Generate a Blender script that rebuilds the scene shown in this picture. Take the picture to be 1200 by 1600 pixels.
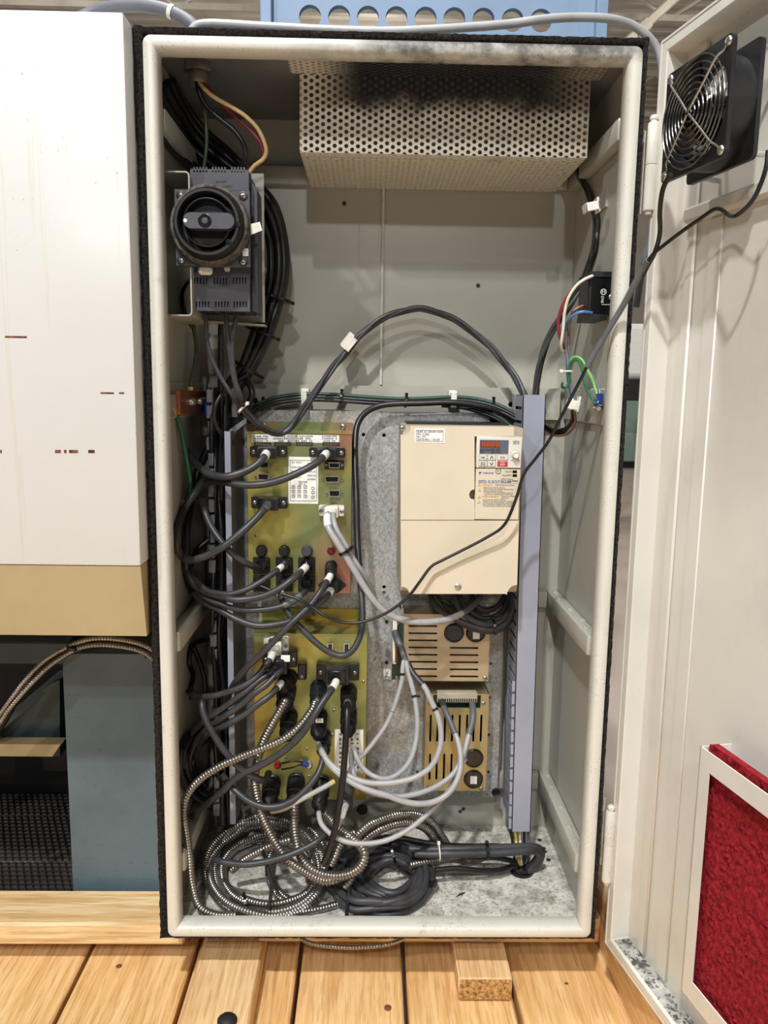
import bpy, bmesh, math, random
from mathutils import Vector, Matrix
random.seed(7)
S = bpy.context.scene
COL = S.collection
for o in list(bpy.data.objects): bpy.data.objects.remove(o)
R = math.radians

# ------------------------------------------------------------------ camera
FO, PITCH, YAW, ROLL = 1242.34, .151095, .0192477, .0152503
CAM = Vector((-.0249528, -1.0787916, .8095768))
_f = Vector((math.sin(YAW)*math.cos(PITCH), math.cos(YAW)*math.cos(PITCH), -math.sin(PITCH)))
_r = _f.cross(Vector((0, 0, 1))).normalized(); _u = _r.cross(_f)
_x = math.cos(ROLL)*_r + math.sin(ROLL)*_u; _y = -math.sin(ROLL)*_r + math.cos(ROLL)*_u
cd = bpy.data.cameras.new('camera'); cam = bpy.data.objects.new('camera', cd); COL.objects.link(cam)
cam.matrix_world = Matrix(((_x.x, _y.x, -_f.x, CAM.x), (_x.y, _y.y, -_f.y, CAM.y), (_x.z, _y.z, -_f.z, CAM.z), (0, 0, 0, 1)))
cd.sensor_fit = 'VERTICAL'; cd.sensor_height = 36; cd.lens = 36*FO/1600; cd.clip_start = .02; cd.clip_end = 200
S.camera = cam
# ------------------------------------------------------------------ world, lamps, exposure
S.view_settings.view_transform = 'Standard'; S.view_settings.look = 'None'
S.view_settings.gamma = 1; S.view_settings.use_curve_mapping = False
S.view_settings.exposure = EXPO = -.13
w = bpy.data.worlds.new('hall'); S.world = w; w.use_nodes = True
w.node_tree.nodes['Background'].inputs[0].default_value = (1, .99, .97, 1)
w.node_tree.nodes['Background'].inputs[1].default_value = .06
def lamp(loc, aim, size, watts, col=(1, 1, .99)):
    l = bpy.data.lights.new('bay_lamp', 'AREA'); l.shape = 'DISK'; l.size = size; l.energy = watts; l.color = col
    o = bpy.data.objects.new('bay_lamp', l); COL.objects.link(o); o.location = loc
    o.rotation_euler = (Vector(aim)-Vector(loc)).to_track_quat('-Z', 'Y').to_euler()
lamp((.3, -13, 4.9), (0, 0, .6), .4, 215)
lamp((-.25, -5.6, 4.85), (0, 0, .6), .18, 115)
lamp((-.9, -3.1, 5.0), (0, 0, .5), .2, 300)
lamp((-3.4, -4.2, 4.2), (0, 0, .6), .25, 120)
lamp((-.9, .25, 6.2), (0, 0, 0), .4, 300)
def hall_fill(loc, watts):
    l = bpy.data.lights.new('hall_fill', 'POINT'); l.energy = watts; l.color = (1, .95, .88); l.shadow_soft_size = .25
    o = bpy.data.objects.new('hall_fill', l); COL.objects.link(o); o.location = loc
for p in ((-4, 8, 5.0), (4, 7.5, 5.0), (0, 12.5, 4.6)): hall_fill(p, 240)  # unseen fill points, added to brighten the roof deck behind

# ------------------------------------------------------------------ pixel rays (1200 x 1600) to real depths
def ray(px, py): return _f + _x*((px-600)/FO) - _y*((py-800)/FO)
def U(px, py, y): d = ray(px, py); return CAM + d*((y-CAM.y)/d.y)
def UZ(px, py, z): d = ray(px, py); return CAM + d*((z-CAM.z)/d.z)
def UX(px, py, x): d = ray(px, py); return CAM + d*((x-CAM.x)/d.x)
def rect(a, b, c, d, y):
    return (U(a, (b+d)/2, y).x, U(c, (b+d)/2, y).x, U((a+c)/2, d, y).z, U((a+c)/2, b, y).z)
DO = Vector((.337, 0, 0)); DU = Vector((.199, -.98, 0)).normalized(); DN = Vector((-DU.y, DU.x, 0))*-1
def D(s, d, z): return DO + DU*s - DN*d + Vector((0, 0, z))     # door space: along, depth behind the rim, height
def UD(px, py, d):
    r = ray(px, py); q = DO - DN*d; P = CAM + r*(((q-CAM).dot(DN))/r.dot(DN)); return P

# ------------------------------------------------------------------ materials
def srgb(h):
    if isinstance(h, str): h = [int(h[i:i+2], 16)/255 for i in (0, 2, 4)]
    else: h = [v/255 for v in h]
    return tuple(v/12.92 if v <= .04045 else ((v+.055)/1.055)**2.4 for v in h) + (1,)
class NT:
    def __init__(s, name):
        s.m = bpy.data.materials.new(name); s.m.use_nodes = True; s.t = s.m.node_tree
        s.b = s.t.nodes['Principled BSDF']; s._tc = None
    def n(s, typ, **k):
        nd = s.t.nodes.new('ShaderNode'+typ)
        for a, v in k.items():
            if a[0] == '_':
                key = a[1:]; key = int(key) if key.isdigit() else key
                i = nd.inputs[key]
                if hasattr(v, 'is_output') or isinstance(v, bpy.types.NodeSocket): s.t.links.new(v, i)
                else: i.default_value = v
            else: setattr(nd, a, v)
        return nd
    def pos(s):
        if s._tc is None: s._tc = s.n('NewGeometry').outputs['Position']
        return s._tc
    def co(s): return s.n('TexCoord').outputs['Object']
    def noise(s, scale, detail=4, rough=.6, vec=None, stretch=None):
        v = vec or s.pos()
        if stretch: v = s.n('Mapping', _Vector=v, _Scale=stretch).outputs[0]
        return s.n('TexNoise', _Vector=v, _Scale=scale, _Detail=detail, _Roughness=rough).outputs['Fac']
    def ramp(s, fac, a, b): return s.n('MapRange', interpolation_type='SMOOTHSTEP', **{'_Value': fac, '_From Min': a, '_From Max': b}).outputs[0]
    def math(s, op, a, b=0.0): return s.n('Math', operation=op, _0=a, _1=b).outputs[0]
    def mix(s, fac, a, b):
        nd = s.n('Mix', data_type='RGBA'); 
        for i, v in ((0, fac), (6, a), (7, b)):
            if isinstance(v, bpy.types.NodeSocket): s.t.links.new(v, nd.inputs[i])
            else: nd.inputs[i].default_value = v
        return nd.outputs[2]
    def set(s, **k):
        for a, v in k.items():
            i = s.b.inputs[a.replace('_', ' ')]
            if isinstance(v, bpy.types.NodeSocket): s.t.links.new(v, i)
            else: i.default_value = v
    def bump(s, h, strength=.3, dist=.002):
        s.t.links.new(s.n('Bump', _Strength=strength, _Distance=dist, _Height=h).outputs[0], s.b.inputs['Normal'])
def simple(name, col, rough=.5, metal=0., var=.12, scale=40, bump=0., bscale=300, spec=.5, dirt=None):
    t = NT(name); c = srgb(col); d = tuple(v*(1-var*2) for v in c[:3])+(1,)
    b = t.mix(t.ramp(t.noise(scale), .35, .7), c, d)
    if dirt: b = t.mix(t.math('MULTIPLY', t.ramp(t.noise(dirt[1], 8, .75), dirt[2], dirt[2]+.1), dirt[3] if len(dirt) > 3 else .8), b, srgb(dirt[0]))
    t.set(Base_Color=b, Roughness=rough, Metallic=metal, Specular_IOR_Level=spec)
    if bump: t.bump(t.noise(bscale, 3), bump)
    return t.m
def paint(name, col, rough=.38, speck=.0, grime=.0, soot=False, bump=.05):
    t = NT(name); c = srgb(col)
    b = t.mix(t.math('MULTIPLY', t.ramp(t.noise(5, 5, .65), .42, .75), .16), c, srgb((120, 114, 98)))
    if speck:
        v = t.ramp(t.noise(560, 2, .5), .70-.06*speck, .75-.06*speck)
        v = t.math('MULTIPLY', v, t.ramp(t.noise(14, 4), .4, .62))
        b = t.mix(t.math('MULTIPLY', v, .75), b, srgb((48, 42, 36)))
    if grime:
        b = t.mix(t.math('MULTIPLY', t.ramp(t.noise(26, 8, .72), .55, .75), grime), b, srgb((70, 66, 60)))
    if soot:      # soot baked on the paint above the vent guard
        p = t.n('SeparateXYZ', _0=t.pos())
        hx = t.math('MULTIPLY', t.ramp(p.outputs[0], -.16, .02), t.math('SUBTRACT', 1.0, t.ramp(p.outputs[0], .25, .42)))
        h = t.ramp(t.math('ADD', p.outputs[2], t.math('MULTIPLY', t.noise(22, 6, .7), .075)), 1.255, 1.285)
        b = t.mix(t.math('MULTIPLY', t.math('MULTIPLY', h, hx), .93), b, srgb((44, 42, 44)))
    t.set(Base_Color=b, Roughness=rough)
    if bump: t.bump(t.noise(420, 2), bump, .001)
    return t.m
def wood(name, light, dark, axis, knots=True):
    t = NT(name); st = [(9, 1.2, 30), (1.2, 9, 30)][axis == 'y']
    st = (30, 1.6, 30) if axis == 'y' else (1.6, 30, 30)
    oi = t.n('ObjectInfo').outputs['Random']
    v = t.n('VectorMath', operation='ADD', _0=t.pos(), _1=t.n('CombineXYZ', _0=t.math('MULTIPLY', oi, 7.), _1=t.math('MULTIPLY', oi, 13.)).outputs[0]).outputs[0]
    g = t.noise(3.2, 5, .6, v, st); g2 = t.noise(9, 3, .5, v, st)
    b = t.mix(t.ramp(g, .35, .68), srgb(light), srgb(dark))
    b = t.mix(t.math('MULTIPLY', t.ramp(g2, .52, .6), .35), b, srgb((170, 118, 66)))
    if knots:
        k = t.n('TexVoronoi', _Vector=t.n('Mapping', _Vector=v, _Scale=(1.6, .8, 1) if axis == 'y' else (.8, 1.6, 1)).outputs[0], _Scale=4.0).outputs['Distance']
        b = t.mix(t.math('MULTIPLY', t.math('SUBTRACT', 1., t.ramp(k, .03, .055)), .8), b, srgb((122, 74, 36)))
    t.set(Base_Color=b, Roughness=.62); t.bump(g2, .15); return t.m
M = {}
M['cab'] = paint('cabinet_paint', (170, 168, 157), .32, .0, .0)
M['cabsoot'] = paint('sooty_cabinet_paint', (206, 204, 194), .4, 1.1, .3, True)
M['cabfloor'] = simple('dusty_cabinet_floor', (214, 210, 199), .7, 0, .26, 26, .2, 500, dirt=((84, 80, 74), 210, .50, .62))
M['ledge'] = simple('dusty_ledge', (176, 174, 167), .6, 0, .2, 30, .1, dirt=((34, 33, 31), 110, .47, .9))
M['roofp'] = simple('grimy_shaded_ceiling', (112, 111, 110), .6, 0, .12, 8)  # the ceiling's shade is put into this grey along with grime
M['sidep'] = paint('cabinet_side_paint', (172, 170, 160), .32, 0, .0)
M['door'] = paint('door_paint', (206, 203, 194), .28, -.3, .0)
M['foam'] = simple('black_gasket_foam', (46, 41, 38), .95, 0, .45, 240, 1., 380, .2)
M['white'] = None
M['bluedark'] = simple('shaded_blue_paint', (62, 76, 82), .55, 0, .2, 6)  # shadow of the recess put into a darker copy of the blue paint
M['tan'] = simple('tan_paint', (176, 158, 120), .42, 0, .08, 6, .05, 300, dirt=((120, 96, 60), 180, .68, .5))
M['blue'] = simple('grey_blue_paint', (86, 103, 111), .5, 0, .12, 6, .06, 200, dirt=((60, 66, 58), 110, .58, .7))
M['lightblue'] = simple('light_blue_paint', (118, 142, 170), .5, 0, .06, 8, .1, 400)
M['galv'] = None
M['gold'] = None
M['black'] = simple('black_plastic', (26, 26, 28), .42, 0, .2, 60)
M['blackgloss'] = simple('gloss_black_plastic', (14, 14, 16), .22, 0, .1, 60)
M['anthracite'] = simple('charcoal_plastic', (64, 65, 72), .5, 0, .08, 60, .1, 600)
M['rubber'] = simple('dark_grey_cable_jacket', (54, 54, 57), .42, 0, .12, 60, .08, 260)
M['rubblk'] = simple('black_cable_jacket', (24, 24, 26), .36, 0, .2, 60, .05, 260)
M['mattblk'] = simple('matt_black_cable_jacket', (60, 60, 64), .48, 0, .25, 25, .2, 120)
M['greycable'] = simple('light_grey_cable_jacket', (162, 162, 163), .38, 0, .06, 60)
M['sleeve'] = simple('grey_heat_shrink', (96, 97, 101), .45, 0, .1, 60)
M['marker'] = simple('white_marker_sleeve', (228, 227, 222), .35, 0, .04, 60)
M['steel'] = simple('flexible_steel_conduit', (158, 153, 147), .3, .92, .14, 20, .0)
M['screwm'] = simple('bright_screw_steel', (196, 192, 184), .28, .9, .1, 200)
M['whitepl'] = simple('white_plastic', (226, 223, 212), .4, 0, .05, 60)
M['beige'] = simple('beige_plastic', (208, 196, 174), .45, 0, .03, 12)
M['beigedark'] = simple('beige_plastic_body', (176, 166, 146), .5, 0, .05, 12)
M['keypad'] = simple('pale_keypad_plastic', (212, 208, 198), .4, 0, .02, 12)
M['lav'] = simple('lavender_grey_plastic', (150, 153, 168), .42, 0, .06, 9, .03)
M['duct'] = simple('grey_duct_plastic', (112, 114, 118), .5, 0, .08, 9)
M['red'] = simple('red_plastic', (196, 44, 50), .4, 0, .05, 60)
M['redgem'] = simple('dark_red_lens', (128, 18, 20), .2, 0, .1, 60)
M['copper'] = simple('copper_bar', (150, 84, 50), .4, .75, .15, 30)
M['cap'] = simple('capacitor_end', (30, 29, 30), .3, 0, .2, 60)
M['tanplate'] = simple('dull_gold_module_plate', (182, 164, 134), .4, .4, .08, 10)
M['pcb'] = simple('dark_green_board', (30, 58, 44), .4, 0, .1, 60)
M['label'] = simple('white_label', (232, 232, 226), .45, 0, .03, 40)
M['ink'] = simple('dark_print', (44, 44, 46), .6, 0, .05, 40)
M['inkgrey'] = simple('grey_print', (112, 110, 106), .6, 0, .05, 40)
M['inkblue'] = simple('blue_print', (40, 72, 170), .5, 0, .05, 40)
M['inkor'] = simple('amber_print', (205, 160, 50), .5, 0, .05, 40)
M['lcd'] = simple('grey_display_window', (92, 94, 108), .25, 0, .03, 40)
M['seg'] = simple('dim_orange_digit', (176, 86, 44), .4, 0, .05, 40)
M['segback'] = simple('brown_digit_window', (112, 58, 36), .35, 0, .05, 40)
for k, c in dict(wgreen=(36, 104, 66), wdgreen=(30, 66, 52), wred=(134, 40, 54), wwhite=(226, 218, 200), wcream=(206, 178, 124), wblue=(74, 118, 178), wyellow=(226, 206, 70), wbrown=(120, 78, 56), wgrey=(120, 132, 150), wolive=(74, 84, 62), lugblue=(36, 62, 140), lugyellow=(218, 192, 58), lime=(120, 186, 90)).items():
    M[k] = simple(k+'_insulation', c, .4, 0, .06, 60)
M['hose'] = simple('grey_hose', (98, 100, 108), .5, 0, .08, 30)
M['concrete'] = simple('shop_concrete', (186, 172, 160), .45, 0, .1, 1.5, .05, 20)
M['deck'] = simple('cream_roof_deck', (178, 170, 158), .6, 0, .08, 2)
M['truss'] = simple('painted_steel_joist', (170, 164, 152), .55, 0, .1, 4)
M['mgreen'] = simple('pale_green_machine_paint', (136, 158, 148), .5, 0, .08, 3)
M['dark'] = simple('oily_dark_steel', (34, 33, 34), .6, .2, .3, 12)
M['mat'] = simple('dark_brown_plastic_mat', (44, 37, 33), .55, 0, .2, 20, .1)
M['purp'] = simple('dusty_mat_edge', (96, 84, 86), .6, 0, .15, 30)
M['woodx'] = wood('pale_pine_across', (232, 205, 158), (206, 168, 112), 'x', False)
M['woody'] = wood('pale_pine_lengthwise', (236, 202, 154), (212, 170, 118), 'y')
M['plank'] = wood('orange_pine_plank', (236, 198, 142), (216, 170, 108), 'y')
M['endgrain'] = simple('pine_end_grain', (206, 158, 94), .8, 0, .4, 160, .5, 260, dirt=((120, 76, 36), 240, .52, .7))
M['bark'] = simple('torn_bark', (134, 74, 52), .9, 0, .4, 90, 1., 90)
t = NT('white_enclosure_paint')
b = t.mix(t.math('MULTIPLY', t.ramp(t.noise(4, 6, .7), .42, .8), .10), srgb((206, 205, 202)), srgb((172, 168, 148)))
b = t.mix(t.math('MULTIPLY', t.math('MULTIPLY', t.ramp(t.noise(170, 2), .68, .72), t.ramp(t.noise(3, 3), .48, .6)), .7), b, srgb((80, 64, 52)))
dr = t.noise(1.0, 3, .5, None, (42, 1, 1.1)); b = t.mix(t.math('MULTIPLY', t.math('MULTIPLY', t.ramp(dr, .60, .63), t.math('SUBTRACT', 1., t.ramp(dr, .63, .66))), .22), b, srgb((190, 178, 140)))
t.set(Base_Color=b, Roughness=.28); t.bump(t.noise(300, 2), .06, .001); M['white'] = t.m
t = NT('galvanised_spangle')
vo = t.n('TexVoronoi', _Vector=t.n('Mapping', _Vector=t.pos(), _Scale=(1, 1, .6)).outputs[0], _Scale=420.0).outputs['Color']
g = t.n('SeparateColor', _0=vo).outputs[0]
b = t.mix(g, srgb((146, 148, 149)), srgb((188, 188, 186)))
b = t.mix(t.math('MULTIPLY', t.ramp(t.noise(9, 5, .7), .5, .72), .7), b, srgb((140, 128, 98)))
b = t.mix(t.math('MULTIPLY', t.ramp(t.noise(60, 4), .6, .7), .5), b, srgb((60, 56, 52)))
t.set(Base_Color=b, Roughness=.46, Metallic=.35); M['galv'] = t.m
def chromate(name, a, bcol, ccol):
    t = NT(name)
    b = t.mix(t.ramp(t.noise(7, 2, .4), .36, .62), srgb(a), srgb(bcol))
    b = t.mix(t.ramp(t.noise(5.3, 2, .4, None, (1.4, 1, .8)), .5, .66), b, srgb(ccol))
    b = t.mix(t.math('MULTIPLY', t.ramp(t.noise(1.4, 3, .5, None, (60, 1, 3)), .5, .8), .12), b, srgb((90, 80, 40)))
    t.set(Base_Color=b, Roughness=.36, Metallic=.72); return t.m
M['gold'] = chromate('yellow_chromate_plate', (184, 168, 84), (140, 150, 100), (178, 128, 106))
M['gold2'] = chromate('pale_yellow_chromate_plate', (172, 160, 84), (138, 148, 96), (178, 154, 78))
M['gold3'] = chromate('tan_chromate_plate', (164, 156, 122), (156, 152, 112), (162, 146, 110))
t = NT('red_filter_fibre')
b = t.mix(t.ramp(t.noise(150, 6, .8), .35, .7), srgb((176, 40, 52)), srgb((112, 20, 30)))
t.set(Base_Color=b, Roughness=.9, Specular_IOR_Level=.15); t.bump(t.noise(160, 5, .8), 1., .006); M['fibre'] = t.m
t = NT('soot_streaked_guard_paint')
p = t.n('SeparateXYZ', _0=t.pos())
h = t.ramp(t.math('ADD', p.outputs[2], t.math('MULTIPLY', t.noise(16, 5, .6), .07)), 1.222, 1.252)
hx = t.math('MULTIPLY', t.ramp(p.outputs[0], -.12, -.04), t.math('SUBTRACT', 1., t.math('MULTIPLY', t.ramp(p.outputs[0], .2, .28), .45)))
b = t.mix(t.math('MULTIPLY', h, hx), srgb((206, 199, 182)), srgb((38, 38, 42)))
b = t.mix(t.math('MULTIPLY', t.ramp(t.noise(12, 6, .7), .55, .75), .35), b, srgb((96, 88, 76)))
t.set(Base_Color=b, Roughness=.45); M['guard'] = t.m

# ------------------------------------------------------------------ mesh builder
class MB:
    def __init__(s): s.bm = bmesh.new()
    def _mi(s, fs, mi):
        if mi:
            for f in fs: f.material_index = mi
    def box(s, x0, x1, y0, y1, z0, z1, bev=0, mi=0, seg=1, xf=None):
        if x1 < x0: x0, x1 = x1, x0
        if y1 < y0: y0, y1 = y1, y0
        if z1 < z0: z0, z1 = z1, z0
        b = bmesh.new(); bmesh.ops.create_cube(b, size=1)
        for v in b.verts: v.co = Vector(((x0+x1)/2+v.co.x*(x1-x0), (y0+y1)/2+v.co.y*(y1-y0), (z0+z1)/2+v.co.z*(z1-z0)))
        if bev: bmesh.ops.bevel(b, geom=b.edges[:], offset=min(bev, .49*min(x1-x0, y1-y0, z1-z0)), segments=seg, affect='EDGES', profile=.5)
        s.add(b, mi, xf); return s
    def add(s, b, mi=0, xf=None):
        mp = {}
        for v in b.verts: mp[v] = s.bm.verts.new(xf(v.co) if callable(xf) else (xf @ v.co if xf is not None else v.co))
        for f in b.faces:
            try: g = s.bm.faces.new([mp[v] for v in f.verts]); g.material_index = mi
            except ValueError: pass
        b.free()
    def pbox(s, a, b, c, d, yf, yb, bev=0, mi=0):
        x0, x1, z0, z1 = rect(a, b, c, d, yf); return s.box(x0, x1, yf, yb, z0, z1, bev, mi)
    def rings(s, rings, mi=0, close=True, cap=True, loop=False):
        vs = [[s.bm.verts.new(p) for p in r] for r in rings]; n = len(vs[0]); fs = []
        pairs = list(zip(vs, vs[1:])) + ([(vs[-1], vs[0])] if loop else [])
        for A, B in pairs:
            for i in range(n if close else n-1):
                j = (i+1) % n
                try: fs.append(s.bm.faces.new((A[i], A[j], B[j], B[i])))
                except ValueError: pass
        if cap and not loop:
            for r in (vs[0][::-1], vs[-1]):
                try: fs.append(s.bm.faces.new(r))
                except ValueError: pass
        s._mi(fs, mi); return s
    def lathe(s, p0, axis, prof, seg=20, mi=0):
        axis = Vector(axis).normalized(); a = axis.orthogonal().normalized(); b = axis.cross(a); p0 = Vector(p0)
        s.rings([[p0+axis*h+(a*math.cos(2*math.pi*i/seg)+b*math.sin(2*math.pi*i/seg))*r for i in range(seg)] for r, h in prof], mi); return s
    def cyl(s, p0, p1, r, seg=16, mi=0, r2=None):
        p0, p1 = Vector(p0), Vector(p1); L = (p1-p0).length
        return s.lathe(p0, p1-p0, [(r, 0), (r if r2 is None else r2, L)], seg, mi)
    def prism(s, pts, y0, y1, mi=0, to=None, bev=0):
        to = to or (lambda x, z, y: Vector((x, y, z)))
        A = [s.bm.verts.new(to(x, z, y0)) for x, z in pts]; B = [s.bm.verts.new(to(x, z, y1)) for x, z in pts]; n = len(pts)
        fs = [s.bm.faces.new(A), s.bm.faces.new(B[::-1])] + [s.bm.faces.new((A[j], A[i], B[i], B[j])) for i in range(n) for j in [(i+1) % n]]
        s._mi(fs, mi); return s
    def holed(s, outer, holes, y0, y1, mi=0, to=None):
        to = to or (lambda x, z, y: Vector((x, y, z)))
        b = bmesh.new()
        for L in [outer]+holes:
            vs = [b.verts.new((x, z, 0)) for x, z in L]
            for i in range(len(vs)): b.edges.new((vs[i], vs[(i+1) % len(vs)]))
        bmesh.ops.triangle_fill(b, edges=b.edges[:], use_beauty=True)
        bmesh.ops.dissolve_limit(b, angle_limit=.01, verts=b.verts[:], edges=b.edges[:])
        bmesh.ops.recalc_face_normals(b, faces=b.faces[:])
        ex = bmesh.ops.extrude_face_region(b, geom=b.faces[:])
        for g in ex['geom']:
            if isinstance(g, bmesh.types.BMVert): g.co.z = 1
        s.add(b, mi, lambda c: to(c.x, c.y, y0+(y1-y0)*c.z)); return s
    def tube(s, pts, r, seg=10, mi=0, prof=None, loop=False):
        pts = [Vector(p) for p in pts]; n = len(pts); T = []
        for i in range(n):
            a = pts[i-1] if (i or loop) else pts[i]; c = pts[(i+1) % n] if (i < n-1 or loop) else pts[i]
            d = c-a; T.append(d.normalized() if d.length > 1e-9 else Vector((0, 0, 1)))
        N = T[0].orthogonal().normalized(); out = []
        for i in range(n):
            N = (N - T[i]*N.dot(T[i])); N = N.normalized() if N.length > 1e-6 else T[i].orthogonal().normalized()
            Bn = T[i].cross(N); rr = r*(prof[i] if prof else 1)
            out.append([pts[i]+(N*math.cos(2*math.pi*k/seg)+Bn*math.sin(2*math.pi*k/seg))*rr for k in range(seg)])
        return s.rings(out, mi, True, True, loop)
    def frame(s, x0, x1, z0, z1, prof, rad, to=None, mi=0, cs=5):
        to = to or (lambda x, z, y: Vector((x, y, z))); out = []
        for ins, y in prof:
            r = max(rad-ins, .0015); a0, a1, b0, b1 = x0+ins, x1-ins, z0+ins, z1-ins; ring = []
            for cx, cz, st in ((a1-r, b1-r, 0), (a0+r, b1-r, 90), (a0+r, b0+r, 180), (a1-r, b0+r, 270)):
                for k in range(cs+1):
                    an = R(st+90*k/cs); ring.append(to(cx+r*math.cos(an), cz+r*math.sin(an), y))
            out.append(ring)
        return s.rings(out, mi, True, False)
    def mesh(s, name, mats, off=Vector((0, 0, 0)), sharp=38):
        bm = s.bm
        bmesh.ops.recalc_face_normals(bm, faces=bm.faces[:])
        if off.length: bmesh.ops.translate(bm, verts=bm.verts[:], vec=-off)
        for f in bm.faces: f.smooth = True
        me = bpy.data.meshes.new(name); bm.to_mesh(me); bm.free()
        for m in (mats if isinstance(mats, (list, tuple)) else [mats]): me.materials.append(M[m] if isinstance(m, str) else m)
        me.set_sharp_from_angle(angle=R(sharp)); return me
def wloc(o):
    v = Vector((0, 0, 0))
    while o: v += o.location; o = o.parent
    return v
def tag(o, label=None, cat=None, group=None, kind=None):
    for k, v in (('label', label), ('category', cat), ('group', group), ('kind', kind)):
        if v: o[k] = v
    return o
def thing(name, label, cat, loc, group=None):
    o = bpy.data.objects.new(name, None); COL.objects.link(o); o.location = loc; o.empty_display_size = .02
    return tag(o, label, cat, group)
def part(name, mb, mats, parent, label=None, kind=None, sharp=38):
    off = wloc(parent) if parent else Vector((0, 0, 0))
    me = mb.mesh(name, mats, off, sharp); o = bpy.data.objects.new(name, me); COL.objects.link(o)
    if parent: o.parent = parent
    return tag(o, label, None, None, kind)
def solo(name, mb, mats, label, cat, group=None, kind=None, base=None):
    bm = mb.bm
    if base is None:
        xs = [v.co for v in bm.verts]; n = len(xs)
        base = Vector((sum(v.x for v in xs)/n, sum(v.y for v in xs)/n, min(v.z for v in xs)))
    me = mb.mesh(name, mats, Vector(base)); o = bpy.data.objects.new(name, me); COL.objects.link(o); o.location = base
    return tag(o, label, cat, group, kind)
def inst(name, me, parent, loc, scale=1., rot=None):
    o = bpy.data.objects.new(name, me); COL.objects.link(o); o.parent = parent
    o.location = Vector(loc) - wloc(parent); o.scale = (scale,)*3 if not isinstance(scale, tuple) else scale
    if rot: o.rotation_euler = rot
    return o
def struct(name, mb, mats, parent=None): return part(name, mb, mats, parent, kind='structure')
def circ(cx, cz, r, n=12, a0=0): return [(cx+r*math.cos(a0+2*math.pi*i/n), cz+r*math.sin(a0+2*math.pi*i/n)) for i in range(n)]
def slot(x0, x1, z0, z1, n=4):
    h = min(x1-x0, z1-z0)/2; P = []
    if x1-x0 > z1-z0: C = [((x1-h), (z0+h), -90), (x0+h, z0+h, 90)]
    else: C = [(x0+h, z1-h, 0), (x0+h, z0+h, 180)]
    for cx, cz, a in C: P += [(cx+h*math.cos(R(a+180*k/n)), cz+h*math.sin(R(a+180*k/n))) for k in range(n+1)]
    return P
def prect(a, b, c, d, y): x0, x1, z0, z1 = rect(a, b, c, d, y); return [(x0, z0), (x1, z0), (x1, z1), (x0, z1)]
# shared small meshes: cross-head screw of radius 4 mm facing -y; zip tie knob
m = MB(); m.lathe((0, .0008, 0), (0, -1, 0), [(.004, 0), (.004, .0012), (.0034, .0022), (.002, .0028)], 14)
m.box(-.0024, .0024, -.0023, -.0015, -.0004, .0004, 0, 1); m.box(-.0004, .0004, -.0023, -.0015, -.0024, .0024, 0, 1)
SCREW = m.mesh('screw', ['screwm', 'ink'])
def screw(parent, px, py, y, rpx=5, name='screw'):
    P = U(px, py, y); return inst(name, SCREW, parent, P, rpx*(y+1.08)/FO/.004)
FONT = None
def text(parent, s, px, py, y, hpx, mat='ink', name='lettering', align='LEFT', wpx=None, rotz=0, ofs=.0004, spacing=1.0):
    global FONT
    c = bpy.data.curves.new(name, 'FONT'); c.body = s; c.align_x = align; c.align_y = 'CENTER'; c.extrude = .0001; c.space_character = spacing
    k = (y+1.08)/FO; c.size = hpx*k*1.38; c.resolution_u = 2
    o = bpy.data.objects.new(name, c); COL.objects.link(o)
    bpy.context.view_layer.update()
    dg = bpy.context.evaluated_depsgraph_get(); me = bpy.data.meshes.new_from_object(o.evaluated_get(dg))
    bpy.data.objects.remove(o); bpy.data.curves.remove(c)
    me.name = name; me.materials.clear(); me.materials.append(M[mat]); sx = 1
    if wpx and len(me.vertices):
        xs = [v.co.x for v in me.vertices]; sx = wpx*k/max(max(xs)-min(xs), 1e-6)
    o = bpy.data.objects.new(name, me); COL.objects.link(o); o.parent = parent
    o.location = U(px, py, y-ofs) - wloc(parent); o.rotation_euler = (R(90), R(rotz), 0); o.scale = (sx, 1, 1); return o

# ------------------------------------------------------------------ cable paths
def inside(P, r):
    P = Vector(P)
    return P
def pt(q, r=.004, box=True):
    px, py, y = q; P = U(px, py, y)
    if box:
        if P.z < r+.003:
            P = UZ(px, py, r+.003)
            if P.y < .034+r: P.y = .034+r
        if P.y > .308-r: P = U(px, py, .308-r)
        lim = .3150-r
        if abs(P.x) > lim:
            P = UX(px, py, lim if P.x > 0 else -lim)
            if P.y < .038+r: P.y = .038+r
    return P
def smooth(P, step=.008, loop=False):
    P = [Vector(p) for p in P]; n = len(P); out = []
    rng = range(n if loop else n-1)
    for i in rng:
        if loop: a, b, c, d = P[i-1], P[i], P[(i+1) % n], P[(i+2) % n]
        else: a, b, c, d = P[max(i-1, 0)], P[i], P[i+1], P[min(i+2, n-1)]
        k = max(2, int((c-b).length/step)+1)
        for j in range(k):
            t = j/k
            out.append(.5*((2*b)+(c-a)*t+(2*a-5*b+4*c-d)*t*t+(3*b-a-3*c+d)*t**3))
    if not loop: out.append(P[-1])
    return out
def resample(P, step, loop=False):
    Q = P+[P[0]] if loop else P
    L = [0]
    for a, b in zip(Q, Q[1:]): L.append(L[-1]+(b-a).length)
    n = max(3, int(L[-1]/step)); out = []; i = 0
    for k in range(n+1 if not loop else n):
        s = L[-1]*k/n
        while i < len(L)-2 and L[i+1] < s: i += 1
        d = L[i+1]-L[i]; out.append(Q[i].lerp(Q[i+1], (s-L[i])/d if d > 1e-9 else 0))
    return out, L[-1]
def conduit_mb(P, r, mb=None, pitch=.0046, seg=10):
    Q, L = resample(P, pitch/4); mb = mb or MB()
    mb.tube(Q, r, seg, 0, [(.80, .97, 1., .97)[i % 4] for i in range(len(Q))]); return mb
CABN = {}
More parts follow.
